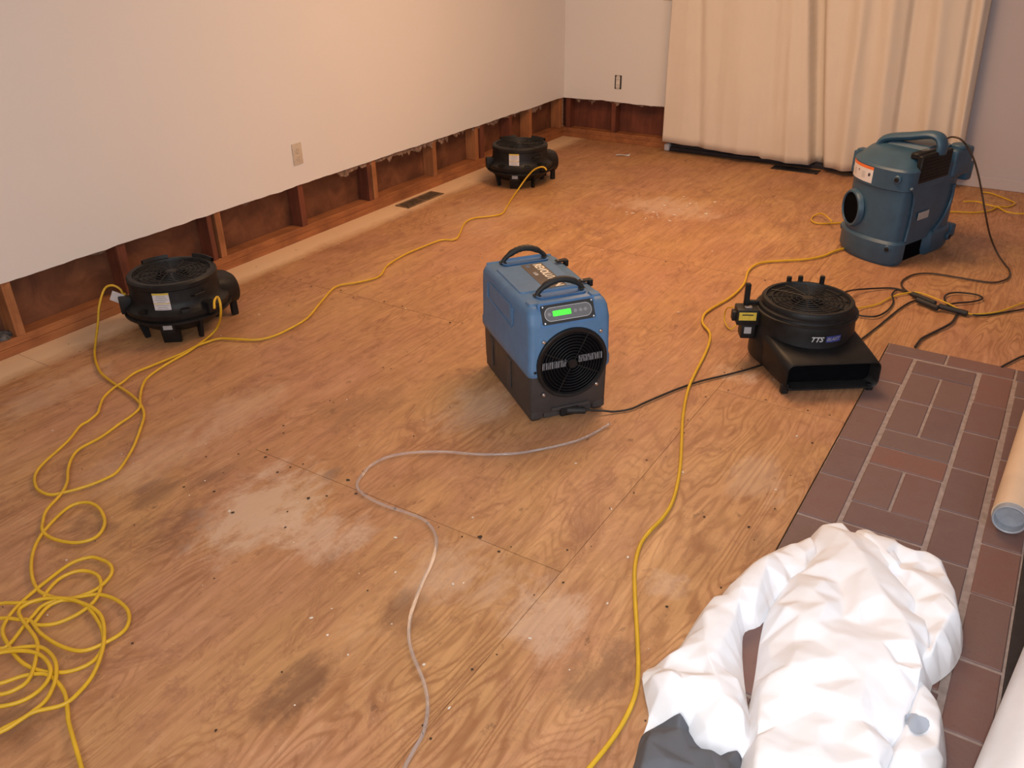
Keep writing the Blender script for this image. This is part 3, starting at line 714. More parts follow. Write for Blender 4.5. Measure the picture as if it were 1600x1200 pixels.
# knobs
for (x, y, z, dx, dy) in ((.375, -.018, .092, .25, -1), (.36, -.025, .448, .1, -1), (.008, .155, .086, -1, -.35), (.42, .47, .07, 1, 0)):
    dn = Vector((dx, dy, 0)).normalized(); p = Vector((x, y, z))
    b = B(); b.rcyl(p, p + dn * .020, .021, .004, 18); k_ = b.obj('bumper_knob', 'sblue', BG); B().rcyl(p + dn * .018, p + dn * .023, .012, .002, 14).obj('knob_cap', 'black', k_)
# side panel ribs (x = .42)
for pts in ([(.423, -.0, .41), (.424, .035, .38), (.423, .05, .33), (.423, .055, .22), (.424, .045, .13)], [(.424, .42, .36), (.424, .425, .28), (.424, .39, .20), (.424, .34, .15), (.424, .30, .13)]):
    B().tube(spline(pts, 5), .008, 8).obj('side_rib', 'sblue', body)
B().box(.4205, .4235, .125, .225, .222, .262, .001).obj('rating_label', 'lpap2', BG, smooth=False)
# black intake vent, on the side and over the shoulder
vb = B(); vb.box(.395, .4255, .050, .330, .420, .560, .006); vent = vb.obj('intake_vent', 'black', BG)
s_ = B()
for k in range(7): s_.box(.4235, .4285, .065, .315, .434 + k * .017, .440 + k * .017, .001)
s_.obj('louvers', 'black', vent, kind='stuff', smooth=False)
B().box(.35, .40, .06, .32, .535, .566, .006).obj('filter_tray', 'black', vent)
b = B(); b.box(.366, .372, .13, .25, .566, .5666).box(.378, .381, .15, .23, .566, .5666); b.obj('faded_print', 'print', vent, kind='stuff', smooth=False)
# right rear upright with bulge
b = B(); b.box(.36, .435, .36, .53, .40, .545, .018, seg=3); b.obj('rear_shoulder', 'sblue', BG)
b = B(); b.rcyl((.40, .44, .54), (.40, .44, .560), .045, .006, 24); b.obj('rear_cap', 'sblue', BG)
b = B(); b.box(.35, .43, .52, .575, .36, .46, .012, seg=2); b.obj('cord_wrap', 'sblue', BG)
b = B(); b.box(.36, .428, .50, .55, .05, .125, .015, seg=2); b.obj('rear_bracket', 'sblue', BG)
# moulded handle bar
hp = spline([(.085, .22, .528), (.10, .225, .560), (.14, .225, .582), (.25, .225, .606), (.345, .225, .628), (.395, .225, .620), (.415, .225, .585), (.415, .225, .545)], 5)
b = B(); R = []
for i, p in enumerate(hp):
    t = (hp[min(i + 1, len(hp) - 1)] - hp[max(i - 1, 0)]).normalized(); a = Vector((0, 1, 0)); c_ = t.cross(a)
    R.append([p + a * (.040 * math.cos(q)) + c_ * (.021 * math.sin(q)) for q in [2 * PI * j / 14 for j in range(14)]])
b.loft(R); b.obj('carry_handle', 'sblue', BG)
b = B(); b.loft([[Vector((.24 + dx, .27 + dy, .535)) for dx, dy in ((-.13, -.09), (.13, -.11), (.15, .12), (-.12, .12))], [Vector((.25 + dx, .26 + dy, .575)) for dx, dy in ((-.09, -.05), (.12, -.06), (.12, .07), (-.09, .07))]]); b.obj('handle_base', 'sblue', BG, bevel=.006)
b = B(); b.box(-.012, .022, .145, .205, .385, .500, .008, seg=2); b.box(.0, .05, .150, .200, .485, .512, .008, seg=2); b.obj('side_latch', 'sblue', BG)
b = B(); b.tube(spline([(.025, .14, .40), (.018, .145, .46), (.04, .14, .500), (.09, .15, .512)], 5), .004, 6); b.obj('seal_strip', 'black2', BG)

# ------------------------------------------------------------------ air movers
def rpt(az, r, z): return Vector((r * math.cos(az), r * math.sin(az), z))
def patch(name, m, R, az, wd, z0, z1, off, par, n=8):
    b = B(); rows = []
    for k in range(n + 1):
        a = az - wd / 2 / R + wd / R * k / n
        rows.append([rpt(a, R + off, z0), rpt(a, R + off + .0012, z0), rpt(a, R + off + .0012, z1), rpt(a, R + off, z1)])
    b.loft(rows); return b.obj(name, m, par)
def mover(loc, out_az, label, kind, az_label):
    """loc: centre on the floor; local +x is the outflow direction"""
    T = empty('air_mover', loc, out_az, label, 'fan', 'black carpet drying fans')
    A = az_label - out_az
    R = .186; HT_ = .268 if kind == 'side' else .275; zt = HT_
    dr = B()
    if kind == 'side':
        dr.lathe([(0, .045), (.15, .045), (.185, .070), (.212, .105), (.222, .125), (.222, .142), (.208, .150), (R + .008, .162), (R + .003, .19), (R, zt - .03), (R + .004, zt - .026), (R + .004, zt - .008), (R - .004, zt), (R - .022, zt), (R - .026, zt - .012), (0, zt - .03)], 64)
    else:
        dr.lathe([(0, .02), (.19, .02), (.205, .035), (.205, .10), (.200, .115), (.194, .13), (.190, .20), (.188, zt - .040), (.186, zt - .036), (.186, zt - .028), (.178, zt - .022), (.177, zt - .006), (.172, zt), (.160, zt), (.156, zt - .010), (0, zt - .03)], 64)
    dr.obj('drum', 'black', T)
    # outlet spout: hollow tapering duct
    def duct(x, hw, z0, z1, r, oy=0):
        pts = []; n = 5
        for cy, cz, a0 in ((hw - r, z1 - r, 0), (-hw + r, z1 - r, PI / 2), (-hw + r, z0 + r, PI), (hw - r, z0 + r, 1.5 * PI)):
            for k in range(n + 1): a = a0 + PI / 2 * k / n; pts.append(Vector((x, oy + cy + r * math.cos(a), cz + r * math.sin(a))))
        return pts
    s = B()
    if kind == 'side':
        s.loft([duct(.02, .120, .050, .215, .05), duct(.17, .105, .055, .205, .05), duct(.255, .088, .055, .190, .06), duct(.262, .082, .060, .185, .058), duct(.20, .075, .07, .175, .05)])
        s.obj('spout', 'black', T)
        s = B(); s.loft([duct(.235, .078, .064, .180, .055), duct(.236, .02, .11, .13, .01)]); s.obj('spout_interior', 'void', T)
        s = B(); s.box(.215, .245, .045, .070, 0, .08, .004); s.box(.215, .245, -.070, -.045, 0, .08, .004); s.split('spout_foot', 'black', T, smooth=False)
    else:
        s.loft([duct(-.02, .188, .020, .165, .02), duct(.12, .188, .020, .155, .025, .004), duct(.21, .186, .018, .140, .028, .014), duct(.285, .182, .015, .128, .03, .022), duct(.290, .178, .019, .124, .028, .022), duct(.285, .172, .024, .120, .025, .022), duct(.18, .160, .034, .115, .025, .010)])
        s.obj('spout', 'black', T)
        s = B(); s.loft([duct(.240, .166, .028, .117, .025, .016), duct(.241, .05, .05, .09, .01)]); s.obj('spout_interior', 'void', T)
        s = B(); s.box(.258, .284, -.166, -.138, 0, .04, .004); s.box(.258, .284, .165, .190, 0, .03, .004); s.split('spout_foot', 'black', T, smooth=False)
    # inlet grille
    gR = R - .024 if kind == 'side' else .158
    b = B(); b.cyl((0, 0, zt - .032), (0, 0, zt - .022), gR + .004, n=48); b.obj('inlet_well', 'void', T)
    b = B(); n_r = 8
    for k in range(n_r):
        r = .026 + (gR - .03) * k / (n_r - 1); zz = zt - .010 + .006 * (1 - (r / gR) ** 2)
        b.tube([rpt(t, r, zz) for t in [2 * PI * i / 44 for i in range(44)]], .0025, 5, closed=True)
    for k in range(12):
        a = 2 * PI * k / 12; b.tube([rpt(a + .25 * (r / gR), r, zt - .009 + .006 * (1 - (r / gR) ** 2)) for r in (.02, gR * .35, gR * .7, gR + .002)], .0026, 5)
    G = b.obj('inlet_grille', 'black', T)
    B().rcyl((0, 0, zt - .014), (0, 0, zt + .001), .024, .004, 20).obj('hub', 'black', G)
    if kind == 'side':
        b = B(); b.lathe([(R + .004, zt - .012), (R + .006, zt + .012), (R - .002, zt + .014), (R - .008, zt - .002)], 14, a0=A + PI - .95, a1=A + PI - .25); b.lathe([(R + .004, zt - .012), (R + .006, zt + .012), (R - .002, zt + .014), (R - .008, zt - .002)], 14, a0=A + PI + .35, a1=A + PI + 1.0)
        b.split('stacking_lug', 'black', T)
        for da, wd in ((-.85, .016), (.02, .075), (.75, .016), (2.2, .016), (3.4, .03)):
            a = A + da; b = B(); mt = Matrix.Rotation(a, 4, 'Z')
            b.loft([[mt @ Vector((.162 + dx * .7, dy, 0)) for dx, dy in ((-.012, -wd / 2), (.02, -wd / 2), (.02, wd / 2), (-.012, wd / 2))], [mt @ Vector((.185 + dx, dy, .135)) for dx, dy in ((-.03, -wd / 2), (.024, -wd / 2), (.024, wd / 2), (-.03, wd / 2))]])
            b.obj('leg', 'black', T, smooth=False, bevel=.002)
        # band, cord cleats, boxes
        b = B(); b.lathe([(.208, .098), (.228, .103), (.228, .111), (.208, .116)], 64); b.obj('seam_flange', 'black', T)
        lab_ = patch('warning_label', 'lpap', R + .006, A, .068, .150, .238, .0015, T)
        patch('label_header', 'yel', R + .006, A, .068, .230, .238, .0030, T); patch('label_rule', 'yel', R + .006, A, .068, .190, .193, .0030, T)
        b = B()
        for k in range(9):
            z = .157 + k * .0082
            if abs(z - .19) < .005: continue
            ww = .052 - (k % 3) * .008
            b.loft([[rpt(A - ww / 2 / R, R + .0095, z), rpt(A - ww / 2 / R, R + .0095, z + .0022)], [rpt(A, R + .0096, z), rpt(A, R + .0096, z + .0022)], [rpt(A + ww / 2 / R, R + .0095, z), rpt(A + ww / 2 / R, R + .0095, z + .0022)]], False, False, False)
        b.obj('small_print', 'print', T, kind='stuff', smooth=False)
        mt = Matrix.Rotation(A + .04, 4, 'Z'); b = B(); b.box(.175, .213, -.030, .030, .060, .112, .004, mtx=mt); b.obj('rating_box', 'black', T, smooth=False)
        b = B(); b.box(.213, .2145, -.019, .019, .078, .102, mtx=mt); b.obj('rating_label', 'lpap2', T, smooth=False)
        for da, w_, z0, z1 in ((-1.15, .05, .115, .185), (.95, .045, .12, .17)):
            mt = Matrix.Rotation(A + da, 4, 'Z'); b = B(); b.box(.185, .238, -w_ / 2, w_ / 2, z0, z1, .006, seg=2, mtx=mt); b.obj('outlet_box', 'black', T)
        mt = Matrix.Rotation(A + .80, 4, 'Z'); b = B(); b.tube([mt @ Vector(q) for q in ((.19, -.03, .205), (.212, -.025, .212), (.214, .02, .216), (.19, .03, .216))], .004, 6); b.obj('switch_rail', 'black', T)
        for da in (-.45, .45):
            mt = Matrix.Rotation(A + da, 4, 'Z'); b = B(); b.box(.18, .218, -.02, .02, .130, .162, .006, seg=2, mtx=mt); b.obj('clamp', 'black', T)
    else:
        b = B(); b.lathe([(.186, zt - .052), (.197, zt - .050), (.197, zt - .042), (.186, zt - .040)], 64); b.obj('seam_flange', 'black', T)
        for da, h in ((2.90, .030), (-2.91, .020), (-2.65, .018)):
            p = rpt(A + da, .180, zt - .01); B().rcyl(p, p + Vector((0, 0, h + .01)), .0105, .002, 12).obj('stacking_peg', 'black', T)
        # control box with post
        a = A - 1.28; mt = Matrix.Rotation(a, 4, 'Z')
        b = B(); b.box(.185, .275, -.040, .036, .165, .232, .007, seg=2, mtx=mt); cb_ = b.obj('control_box', 'black', T)
        b = B(); b.box(.195, .252, -.035, .030, .105, .170, .006, seg=2, mtx=mt); b.obj('lower_box', 'black', cb_)
        b = B(); b.box(.265, .290, -.020, .016, .175, .215, .005, seg=2, mtx=mt); b.obj('cord_gland', 'black', cb_)
        b = B(); b.box(.200, .268, .0362, .0375, .188, .222, mtx=mt); b.obj('yellow_label', 'yel', cb_, smooth=False, label='yellow label')
        b = B(); b.box(.212, .256, .0376, .0381, .209, .214, mtx=mt); b.obj('small_print', 'blk', cb_, smooth=False)
        b = B(); b.box(.212, .240, .0302, .0315, .128, .156, mtx=mt); b.obj('grey_label', 'lpap2', cb_, smooth=False)
        b = B(); b.box(.222, .243, -.036, -.014, .20, .322, .004, mtx=mt); b.obj('handle_post', 'black', T)
        b = B(); b.box(.15, .24, -.034, -.016, .235, .250, .004, mtx=mt); b.obj('post_arm', 'black', T)
        b = B(); b.box(.215, .245, .006, .022, .231, .240, .002, mtx=mt); b.obj('rocker_switch', 'chrome', cb_)
        zt_ = .180
        bend = lambda uo, R_: (lambda u, v, z: rpt(A + .50 + (u + uo) / R_, R_ + .0022 + z, zt_ + v))
        patch('blue_badge', 'bprint', .1905, A + .50 + .028 / .19, .062, .168, .193, .0008, T)
        lettering('TTS', .028, 'line', T, bend(-.040, .190), shear=.35, bold=.0007)
        lettering('BLAST', .019, 'print', T, bend(.024, .191), shear=.35, bold=.0004)
    return T
mL = mover((-3.165, 2.165, 0), math.radians(78), 'black drum air mover with white label and cord tag nearest the left wall', 'side', math.radians(-54))
mM = mover((-3.10, 4.975, 0), math.radians(62), 'black drum air mover in the far corner by the cut back wall', 'side', math.radians(-70))
mR = mover((-.685, 3.245, 0), math.radians(-54.7), 'low black air mover with wide rectangular mouth and round top grille by the brick hearth', 'front', math.radians(-78))

# ------------------------------------------------------------------ cords
YG = 'yellow extension cords'; BG_ = 'black power cords'
def cord(label, pts, r, m='ycord', group=YG, cat='cord', name='extension_cord', seed=0, n=8, step=5, lift=.0):
    W_ = []
    for k, p in enumerate(pts):
        z = p[2] if len(p) > 2 else r + .0012 + lift + .5 * r * (1 + noise.noise(Vector((k * .73, seed, 0))))
        if len(p) > 3: W_.append(Vector((p[0], p[1], p[2])))
        else: W_.append(P(p[0], p[1], z))
    b = B(); b.tube(spline(W_, step), r, n); return b.obj(name, m, label=label, cat=cat, group=group, angle=180)
cordA = [(854, 266, .150), (851, 262, .165), (845, 261, .170), (835, 265, .150), (824, 276, .10), (811, 294, .03), (800, 310), (792, 323), (784, 334), (765, 338), (740, 341), (725, 350), (713, 373), (690, 375), (665, 384), (632, 398), (605, 415), (592, 432),
         (560, 441), (525, 448), (503, 470), (480, 497), (450, 515), (425, 526), (400, 531), (372, 530), (344, 529), (325, 534), (306, 541), (285, 552), (263, 561), (236, 572), (210, 583), (192, 597), (178, 606), (162, 621), (156, 635), (152, 646), (138, 658), (125, 666),
         (108, 687), (90, 704), (73, 719), (60, 733), (54, 746), (56, 760), (64, 768), (80, 773), (102, 769), (125, 763), (146, 756), (165, 748), (181, 739), (194, 723), (206, 703), (212, 690), (219, 671), (225, 650), (222, 636), (214, 625), (200, 613), (181, 601), (160, 585), (152, 572), (148, 556),
         (149, 538, .02), (153, 505, .07), (155, 478, .14), (163, 452, .20), (175, 446, .215), (188, 452, .195), (193, 463, .165)]
o = cord('yellow cord linking the far corner air mover to the near left air mover', cordA, .0052, seed=1)
p = P(184, 455, .195); b = B(); b.box(-.026, .026, -.004, -.002, -.028, .024, .0005); tg = b.obj('tag', 'lpap', o, label='white paper tag on the cord end', smooth=False); tg.location = (p.x + .02, p.y - .02, p.z - .015); tg.rotation_euler = (.2, .5, math.radians(40))
q = P(193, 463, .165); B().rcyl(q + Vector((0, 0, .012)), q + Vector((.012, .012, -.035)), .012, .003, 14).obj('plug', 'ycord', o)
pile = [(335, 482, .175), (335, 470, .195), (340, 464, .20), (344, 474, .19), (345, 490, .14), (342, 506, .06), (333, 520, .015), (312, 537), (292, 551), (262, 568), (233, 588), (223, 602), (219, 620), (218, 637), (205, 650), (187, 662), (158, 683), (125, 701), (112, 716), (106, 735), (105, 752), (96, 771), (73, 797), (67, 815), (67, 830),
        (84, 842), (117, 848), (147, 841), (161, 826), (163, 810), (154, 793), (136, 785), (110, 791), (82, 815), (60, 843), (50, 870), (50, 900), (60, 922), (80, 932), (105, 935), (130, 930), (156, 917), (174, 897), (172, 882), (155, 873), (139, 871), (110, 881), (73, 908), (37, 938), (15, 962), (4, 985), (12, 1006),
        (29, 1030), (51, 1044), (84, 1051), (117, 1047), (147, 1032), (161, 1009), (160, 985), (150, 965), (138, 950), (121, 940), (98, 938), (75, 948), (58, 968), (55, 976), (84, 975), (117, 962), (145, 942), (157, 920), (155, 902), (140, 893), (118, 893), (92, 905), (73, 925), (64, 938), (30, 942), (0, 943), (-50, 955), (-60, 985), (-20, 1005),
        (8, 1012), (37, 979), (52, 962), (66, 947), (88, 938), (116, 934), (154, 929), (183, 938), (201, 957), (196, 983), (165, 1004), (128, 1017), (92, 1008), (62, 988), (48, 970), (30, 968), (0, 966), (-40, 975), (-60, 1020), (-30, 1070), (0, 1068), (37, 1056), (70, 1053), (88, 1064), (102, 1085), (106, 1115), (107, 1127), (117, 1163), (127, 1198), (136, 1240), (140, 1290)]
cord('yellow cord from the near left air mover into the looped pile at lower left', pile, .0053, seed=2, lift=.001)
pile2 = [(-90, 1215), (-40, 1165), (0, 1141), (29, 1126), (55, 1112), (99, 1101), (125, 1080), (147, 1051), (161, 1011), (162, 975), (152, 955), (128, 942), (100, 935), (66, 936), (40, 945), (30, 960), (57, 1000), (56, 1030), (46, 1060), (29, 1075), (0, 1085), (-50, 1082), (-70, 1050), (-40, 1025), (0, 1018), (37, 1011), (66, 1012), (85, 1030), (88, 1055), (80, 1080), (66, 1100), (29, 1127), (0, 1144), (-60, 1165)]
cord('yellow cord loops on top of the pile at the lower left corner', pile2, .0053, seed=3, lift=.006)
pile3 = [(-80, 1060), (-40, 1036), (0, 1020), (37, 1017), (64, 1024), (79, 1045), (70, 1070), (40, 1093), (0, 1104), (-50, 1106), (-90, 1090)]
cord('short yellow cord loop lying lowest at the left frame edge', pile3, .0053, seed=4, lift=.010)
cordC = [(1335, 384), (1305, 392), (1286, 400), (1260, 405), (1230, 407), (1200, 409), (1182, 413), (1169, 424), (1162, 444), (1142, 464), (1112, 482), (1100, 492), (1098, 505), (1109, 520), (1108, 536), (1100, 556), (1085, 585), (1074, 612), (1067, 650), (1065, 690), (1062, 735), (1052, 780), (1036, 808), (1015, 830), (1000, 852), (992, 885), (992, 930), (996, 1000), (997, 1050), (991, 1090), (967, 1140), (925, 1195), (880, 1245)]
cord('thick yellow cord running from under the teal air scrubber toward the camera', cordC, .0060, seed=5)
cordD = [(1336, 482, .02), (1350, 480), (1372, 475), (1396, 463), (1423, 457, .012), (1442, 459, .016), (1478, 473, .016), (1509, 488, .014), (1524, 491), (1561, 487), (1600, 473), (1680, 450)]
cord('thin yellow cord crossing the black cords at the right, behind the low air mover', cordD, .0038, seed=6, lift=.002)
cord('yellow cord end looping out at the left side of the teal air scrubber', [(1300, 346, .05), (1285, 334, .03), (1272, 337), (1268, 344), (1277, 349), (1300, 349), (1325, 347)], .0050, seed=7)
cord('yellow cord trailing on the floor behind the teal air scrubber', [(1480, 331), (1492, 331), (1523, 332), (1547, 329), (1560, 323), (1575, 323), (1586, 318), (1580, 314), (1565, 308), (1548, 302), (1533, 300)], .0050, seed=8)
cord('yellow cord crossing toward the right edge near the back baseboard', [(1505, 315), (1527, 315), (1543, 320), (1560, 324), (1573, 331), (1600, 334), (1660, 330)], .0050, seed=9, lift=.008)
cord('thin yellow cord curl at the control box of the low air mover', [(1146, 480, .13), (1137, 481, .09), (1133, 488, .05), (1132, 499, .02), (1136, 510, .008), (1143, 514, .008), (1153, 505, .03)], .0032, seed=10)
pc = dict(r=.0042, m='bcord', group=BG_, name='power_cord')
o = cord('black cord from the dehumidifier front to the low air mover', [(905, 640, .028), (925, 641, .02), (945, 642, .014), (960, 643), (985, 639), (1010, 628), (1050, 611), (1080, 600), (1100, 594), (1130, 587), (1165, 578), (1197, 568), (1225, 560)], seed=11, **pc)
a = P(884, 641, .032); b_ = P(915, 641, .026); B().rcyl(a, b_, .013, .004, 14).obj('plug', 'black2', o)
o = cord('black cord from behind the low air mover up to the connector cluster', [(1335, 537), (1350, 527), (1377, 506), (1405, 483), (1423, 472), (1438, 468)], seed=12, **pc)
a = P(1432, 468, .02); b_ = P(1466, 482, .018); B().rcyl(a, b_, .0125, .004, 12).obj('plug', 'black2', o)
o = cord('black cord leaving the top right of the low air mover to the connectors', [(1308, 462, .07), (1325, 455, .05), (1345, 452, .02), (1387, 450), (1405, 452), (1418, 456), (1430, 462)], seed=13, **pc)
a = P(1424, 459, .018); b_ = P(1462, 474, .02); B().rcyl(a, b_, .012, .004, 12).obj('plug', 'black2', o)
cord('black cord curving back from the connectors to the right flank of the low air mover', [(1330, 490), (1350, 494), (1370, 494), (1387, 485), (1396, 472), (1394, 460), (1402, 453), (1416, 455)], seed=14, lift=.003, **pc)
o = cord('dark brown cord hanging from the air scrubber and snaking over the floor', [(1478, 218, .60), (1486, 214, .62), (1500, 217, .62), (1512, 230, .58), (1522, 250, .52), (1529, 275, .44), (1534, 300, .36), (1540, 335, .25), (1547, 368, .13), (1558, 395, .04), (1568, 410, .012), (1577, 422), (1577, 432), (1566, 439), (1545, 441), (1500, 434), (1470, 429), (1445, 427), (1425, 430), (1411, 438), (1409, 447), (1418, 456), (1430, 463)], .0046, 'brcord', BG_, name='power_cord', seed=15)
cord('small closed black cord loop right of the connector cluster', [(1470, 480), (1491, 474), (1515, 472), (1530, 469), (1535, 465), (1524, 460), (1497, 457), (1482, 459), (1476, 464), (1478, 472), (1490, 482), (1500, 488)], seed=16, lift=.004, **pc)
o = cord('thick black cord from the connectors ending at the top edge of the hearth', [(1500, 484), (1495, 492), (1486, 505), (1464, 517), (1442, 528), (1435, 535), (1430, 542)], seed=17, r=.0055, m='bcord', group=BG_, name='power_cord')
a = P(1466, 478, .022); b_ = P(1512, 490, .016); B().rcyl(a, b_, .0125, .004, 12).obj('plug', 'black2', o)
cord('black cord running from the connectors off the right edge of the frame', [(1505, 489), (1533, 493), (1570, 488), (1600, 483), (1680, 470)], seed=18, **pc)
cord('short black cord entering at the right edge above the hearth corner', [(1565, 573), (1588, 561), (1600, 556), (1660, 535)], seed=19, **pc)
# clear drain hose
hose = [(952, 662, .012), (938, 671), (915, 683), (890, 692), (850, 701), (810, 708), (770, 710), (735, 709), (700, 706), (660, 706), (628, 709), (603, 715), (580, 727), (566, 742), (558, 755), (562, 767), (580, 780), (605, 791), (635, 801), (662, 812), (678, 830), (682, 850), (675, 878), (662, 905), (650, 935), (641, 965), (639, 995), (644, 1020), (654, 1045), (663, 1068), (668, 1095), (667, 1120), (660, 1148), (645, 1175), (632, 1200), (610, 1250)]
cord('clear vinyl drain hose curling from the dehumidifier across the plywood', hose, .0046, 'vinyl', 'drain hose', 'hose', 'drain_hose', seed=20, n=12)

# ------------------------------------------------------------------ coverall heap
def inside_d(poly, x, y):
    ins = False; best = 1e9; bp = None
    n = len(poly)
    for i in range(n):
        x1, y1 = poly[i]; x2, y2 = poly[(i + 1) % n]
        if (y1 > y) != (y2 > y) and x < (x2 - x1) * (y - y1) / (y2 - y1) + x1: ins = not ins
        dx, dy = x2 - x1, y2 - y1; t = max(0, min(1, ((x - x1) * dx + (y - y1) * dy) / (dx * dx + dy * dy + 1e-12)))
        qx, qy = x1 + dx * t, y1 + dy * t; dd = (x - qx) ** 2 + (y - qy) ** 2
        if dd < best: best = dd; bp = (qx, qy)
    return (math.sqrt(best) if ins else -math.sqrt(best)), bp
def seg_d(pl, x, y):
    best = 1e9
    for (x1, y1), (x2, y2) in zip(pl, pl[1:]):
        dx, dy = x2 - x1, y2 - y1; t = max(0, min(1, ((x - x1) * dx + (y - y1) * dy) / (dx * dx + dy * dy + 1e-12)))
        best = min(best, math.hypot(x - x1 - dx * t, y - y1 - dy * t))
    return best
from mathutils.geometry import delaunay_2d_cdt
from mathutils.bvhtree import BVHTree
def heap(name, px_poly, z0, Hh, Rr, folds_, m, parent=None, seed=0, crum=.016, step=.05, smooth_pts=3, floorz=.006):
    """crumpled cloth: flat facets meeting in creases, domed over the outline"""
    rnd = random.Random(seed)
    poly = [Vector((p.x, p.y)) for p in spline([P(a, b_, z0) for a, b_ in px_poly], smooth_pts, True)]
    pl2 = [(p.x, p.y) for p in poly]
    pts = list(poly); edges = [(i, (i + 1) % len(poly)) for i in range(len(poly))]; hts = [0.0] * len(poly)
    fw = [([(lambda q: (q.x, q.y))(P(a, b_, z0 + Hh * .7)) for a, b_ in pl], am, wd) for pl, am, wd in folds_]
    def dome(x, y):
        d_, _ = inside_d(pl2, x, y); t = min(1, max(0, d_) / Rr); return Hh * math.sqrt(1 - (1 - t) ** 2), d_
    for pl, am, wd in fw:
        prev = None
        for (xa, ya), (xb, yb) in zip(pl, pl[1:]):
            k = max(1, int(math.hypot(xb - xa, yb - ya) / .04))
            for q in range(k + 1):
                x, y = xa + (xb - xa) * q / k, ya + (yb - ya) * q / k; h, d_ = dome(x, y)
                if d_ < .012: prev = None; continue
                pts.append(Vector((x, y))); hts.append(h + am * 1.2 * min(1, d_ / .03))
                if prev is not None and (pts[-1] - pts[prev]).length > 1e-5: edges.append((prev, len(pts) - 1))
                prev = len(pts) - 1
    xs = [p[0] for p in pl2]; ys = [p[1] for p in pl2]; tries = 0
    while tries < 2600:
        tries += 1
        x, y = rnd.uniform(min(xs), max(xs)), rnd.uniform(min(ys), max(ys)); h, d_ = dome(x, y)
        if d_ < .018: continue
        sp = step * (.55 + .9 * rnd.random())
        if any((p.x - x) ** 2 + (p.y - y) ** 2 < sp * sp for p in pts[len(poly):]): continue
        pts.append(Vector((x, y))); hts.append(h + rnd.uniform(-1, 1) * crum * min(1, d_ / .04) + noise.noise(Vector((x * 5, y * 5, seed))) * crum)
    v2, _, f2, ov, _, _ = delaunay_2d_cdt(pts, edges, [], 1, 1e-5, True)
    b = B(); vs = []
    for p, o in zip(v2, ov):
        h = sum(hts[k] for k in o) / len(o) if o else dome(p.x, p.y)[0]
        vs.append(b.m.verts.new((p.x, p.y, floorz + max(0, h))))
    for f in f2:
        cx = sum(v2[k][0] for k in f) / len(f); cy = sum(v2[k][1] for k in f) / len(f)
        if inside_d(pl2, cx, cy)[0] > 0: b.m.faces.new([vs[k] for k in f])
    for v in [v for v in b.m.verts if not v.link_faces]: b.m.verts.remove(v)
    for it in range(2):
        bmesh.ops.subdivide_edges(b.m, edges=b.m.edges[:], cuts=1, use_grid_fill=True)
        inner = [v for v in b.m.verts if not v.is_boundary]
        bmesh.ops.smooth_vert(b.m, verts=inner, factor=.18, use_axis_x=True, use_axis_y=True, use_axis_z=True)
    bmesh.ops.subdivide_edges(b.m, edges=b.m.edges[:], cuts=1, use_grid_fill=True)
    inner = [v for v in b.m.verts if not v.is_boundary]
    bmesh.ops.smooth_vert(b.m, verts=inner, factor=.3, use_axis_x=True, use_axis_y=True, use_axis_z=True)
    for v in b.m.verts:
        if not v.is_boundary: v.co.z += .0022 * noise.noise(v.co * 28)
    return b, b.obj(name, m, parent, angle=180)
CV = empty('coverall', P(1260, 1050), 0, 'crumpled white protective coverall lying in a heap on the brick hearth', 'coverall')
CV.location.z = 0
bpy.context.view_layer.update()
def lay(o): o.parent = CV; o.matrix_parent_inverse = Matrix.Translation(-Vector(CV.location))
torso = [(1277, 813), (1305, 816), (1335, 822), (1375, 835), (1405, 860), (1425, 900), (1445, 950), (1462, 1000), (1465, 1045), (1448, 1085), (1432, 1120), (1415, 1170), (1400, 1230), (1370, 1290), (1160, 1290), (1150, 1230), (1158, 1170), (1168, 1120), (1176, 1075), (1184, 1030), (1190, 985), (1200, 940), (1212, 915), (1235, 885), (1258, 855), (1265, 830)]
lay(heap('torso', torso, .055, .100, .065, [([(1180, 1045), (1260, 1030), (1340, 1020), (1430, 1040)], .014, .022), ([(1185, 1130), (1280, 1095), (1370, 1120)], -.012, .02), ([(1345, 1105), (1375, 1180)], .016, .018), ([(1345, 862), (1368, 910), (1415, 970), (1445, 1030), (1420, 1110)], .020, .016),
     ([(1230, 940), (1300, 985), (1380, 1000)], .012, .035), ([(1195, 1000), (1188, 1110), (1180, 1200)], .018, .012), ([(1440, 1040), (1430, 1130), (1395, 1200)], .022, .014)], 'tyvek', seed=3, crum=.019, step=.062)[1])
lsl = [(1272, 838), (1235, 843), (1205, 852), (1178, 868), (1150, 895), (1128, 922), (1105, 940), (1090, 955), (1072, 985), (1055, 1008), (1032, 1025), (1006, 1038), (1008, 1070), (1015, 1105), (1008, 1130), (1002, 1150), (1020, 1140), (1045, 1128), (1068, 1130), (1080, 1150), (1100, 1168), (1120, 1180), (1150, 1184), (1180, 1180), (1180, 1130), (1170, 1085), (1164, 1040), (1162, 1000), (1166, 975), (1190, 965), (1215, 935), (1250, 915), (1285, 890)]
lay(heap('sleeve', lsl, .035, .070, .045, [([(1100, 960), (1105, 1030), (1130, 1090), (1160, 1110)], .018, .016), ([(1020, 1045), (1080, 1060), (1130, 1090)], .016, .018), ([(1160, 900), (1150, 960), (1120, 1020)], .014, .02), ([(1200, 870), (1180, 940)], .018, .014), ([(1060, 1040), (1090, 1100)], -.010, .02)], 'tyvek', seed=8, crum=.014)[1])
rsl = [(1325, 838), (1348, 830), (1385, 838), (1420, 855), (1455, 872), (1480, 885), (1495, 910), (1503, 945), (1509, 975), (1507, 1005), (1495, 1030), (1475, 1048), (1452, 1062), (1430, 1070), (1400, 1060), (1370, 980), (1330, 900)]
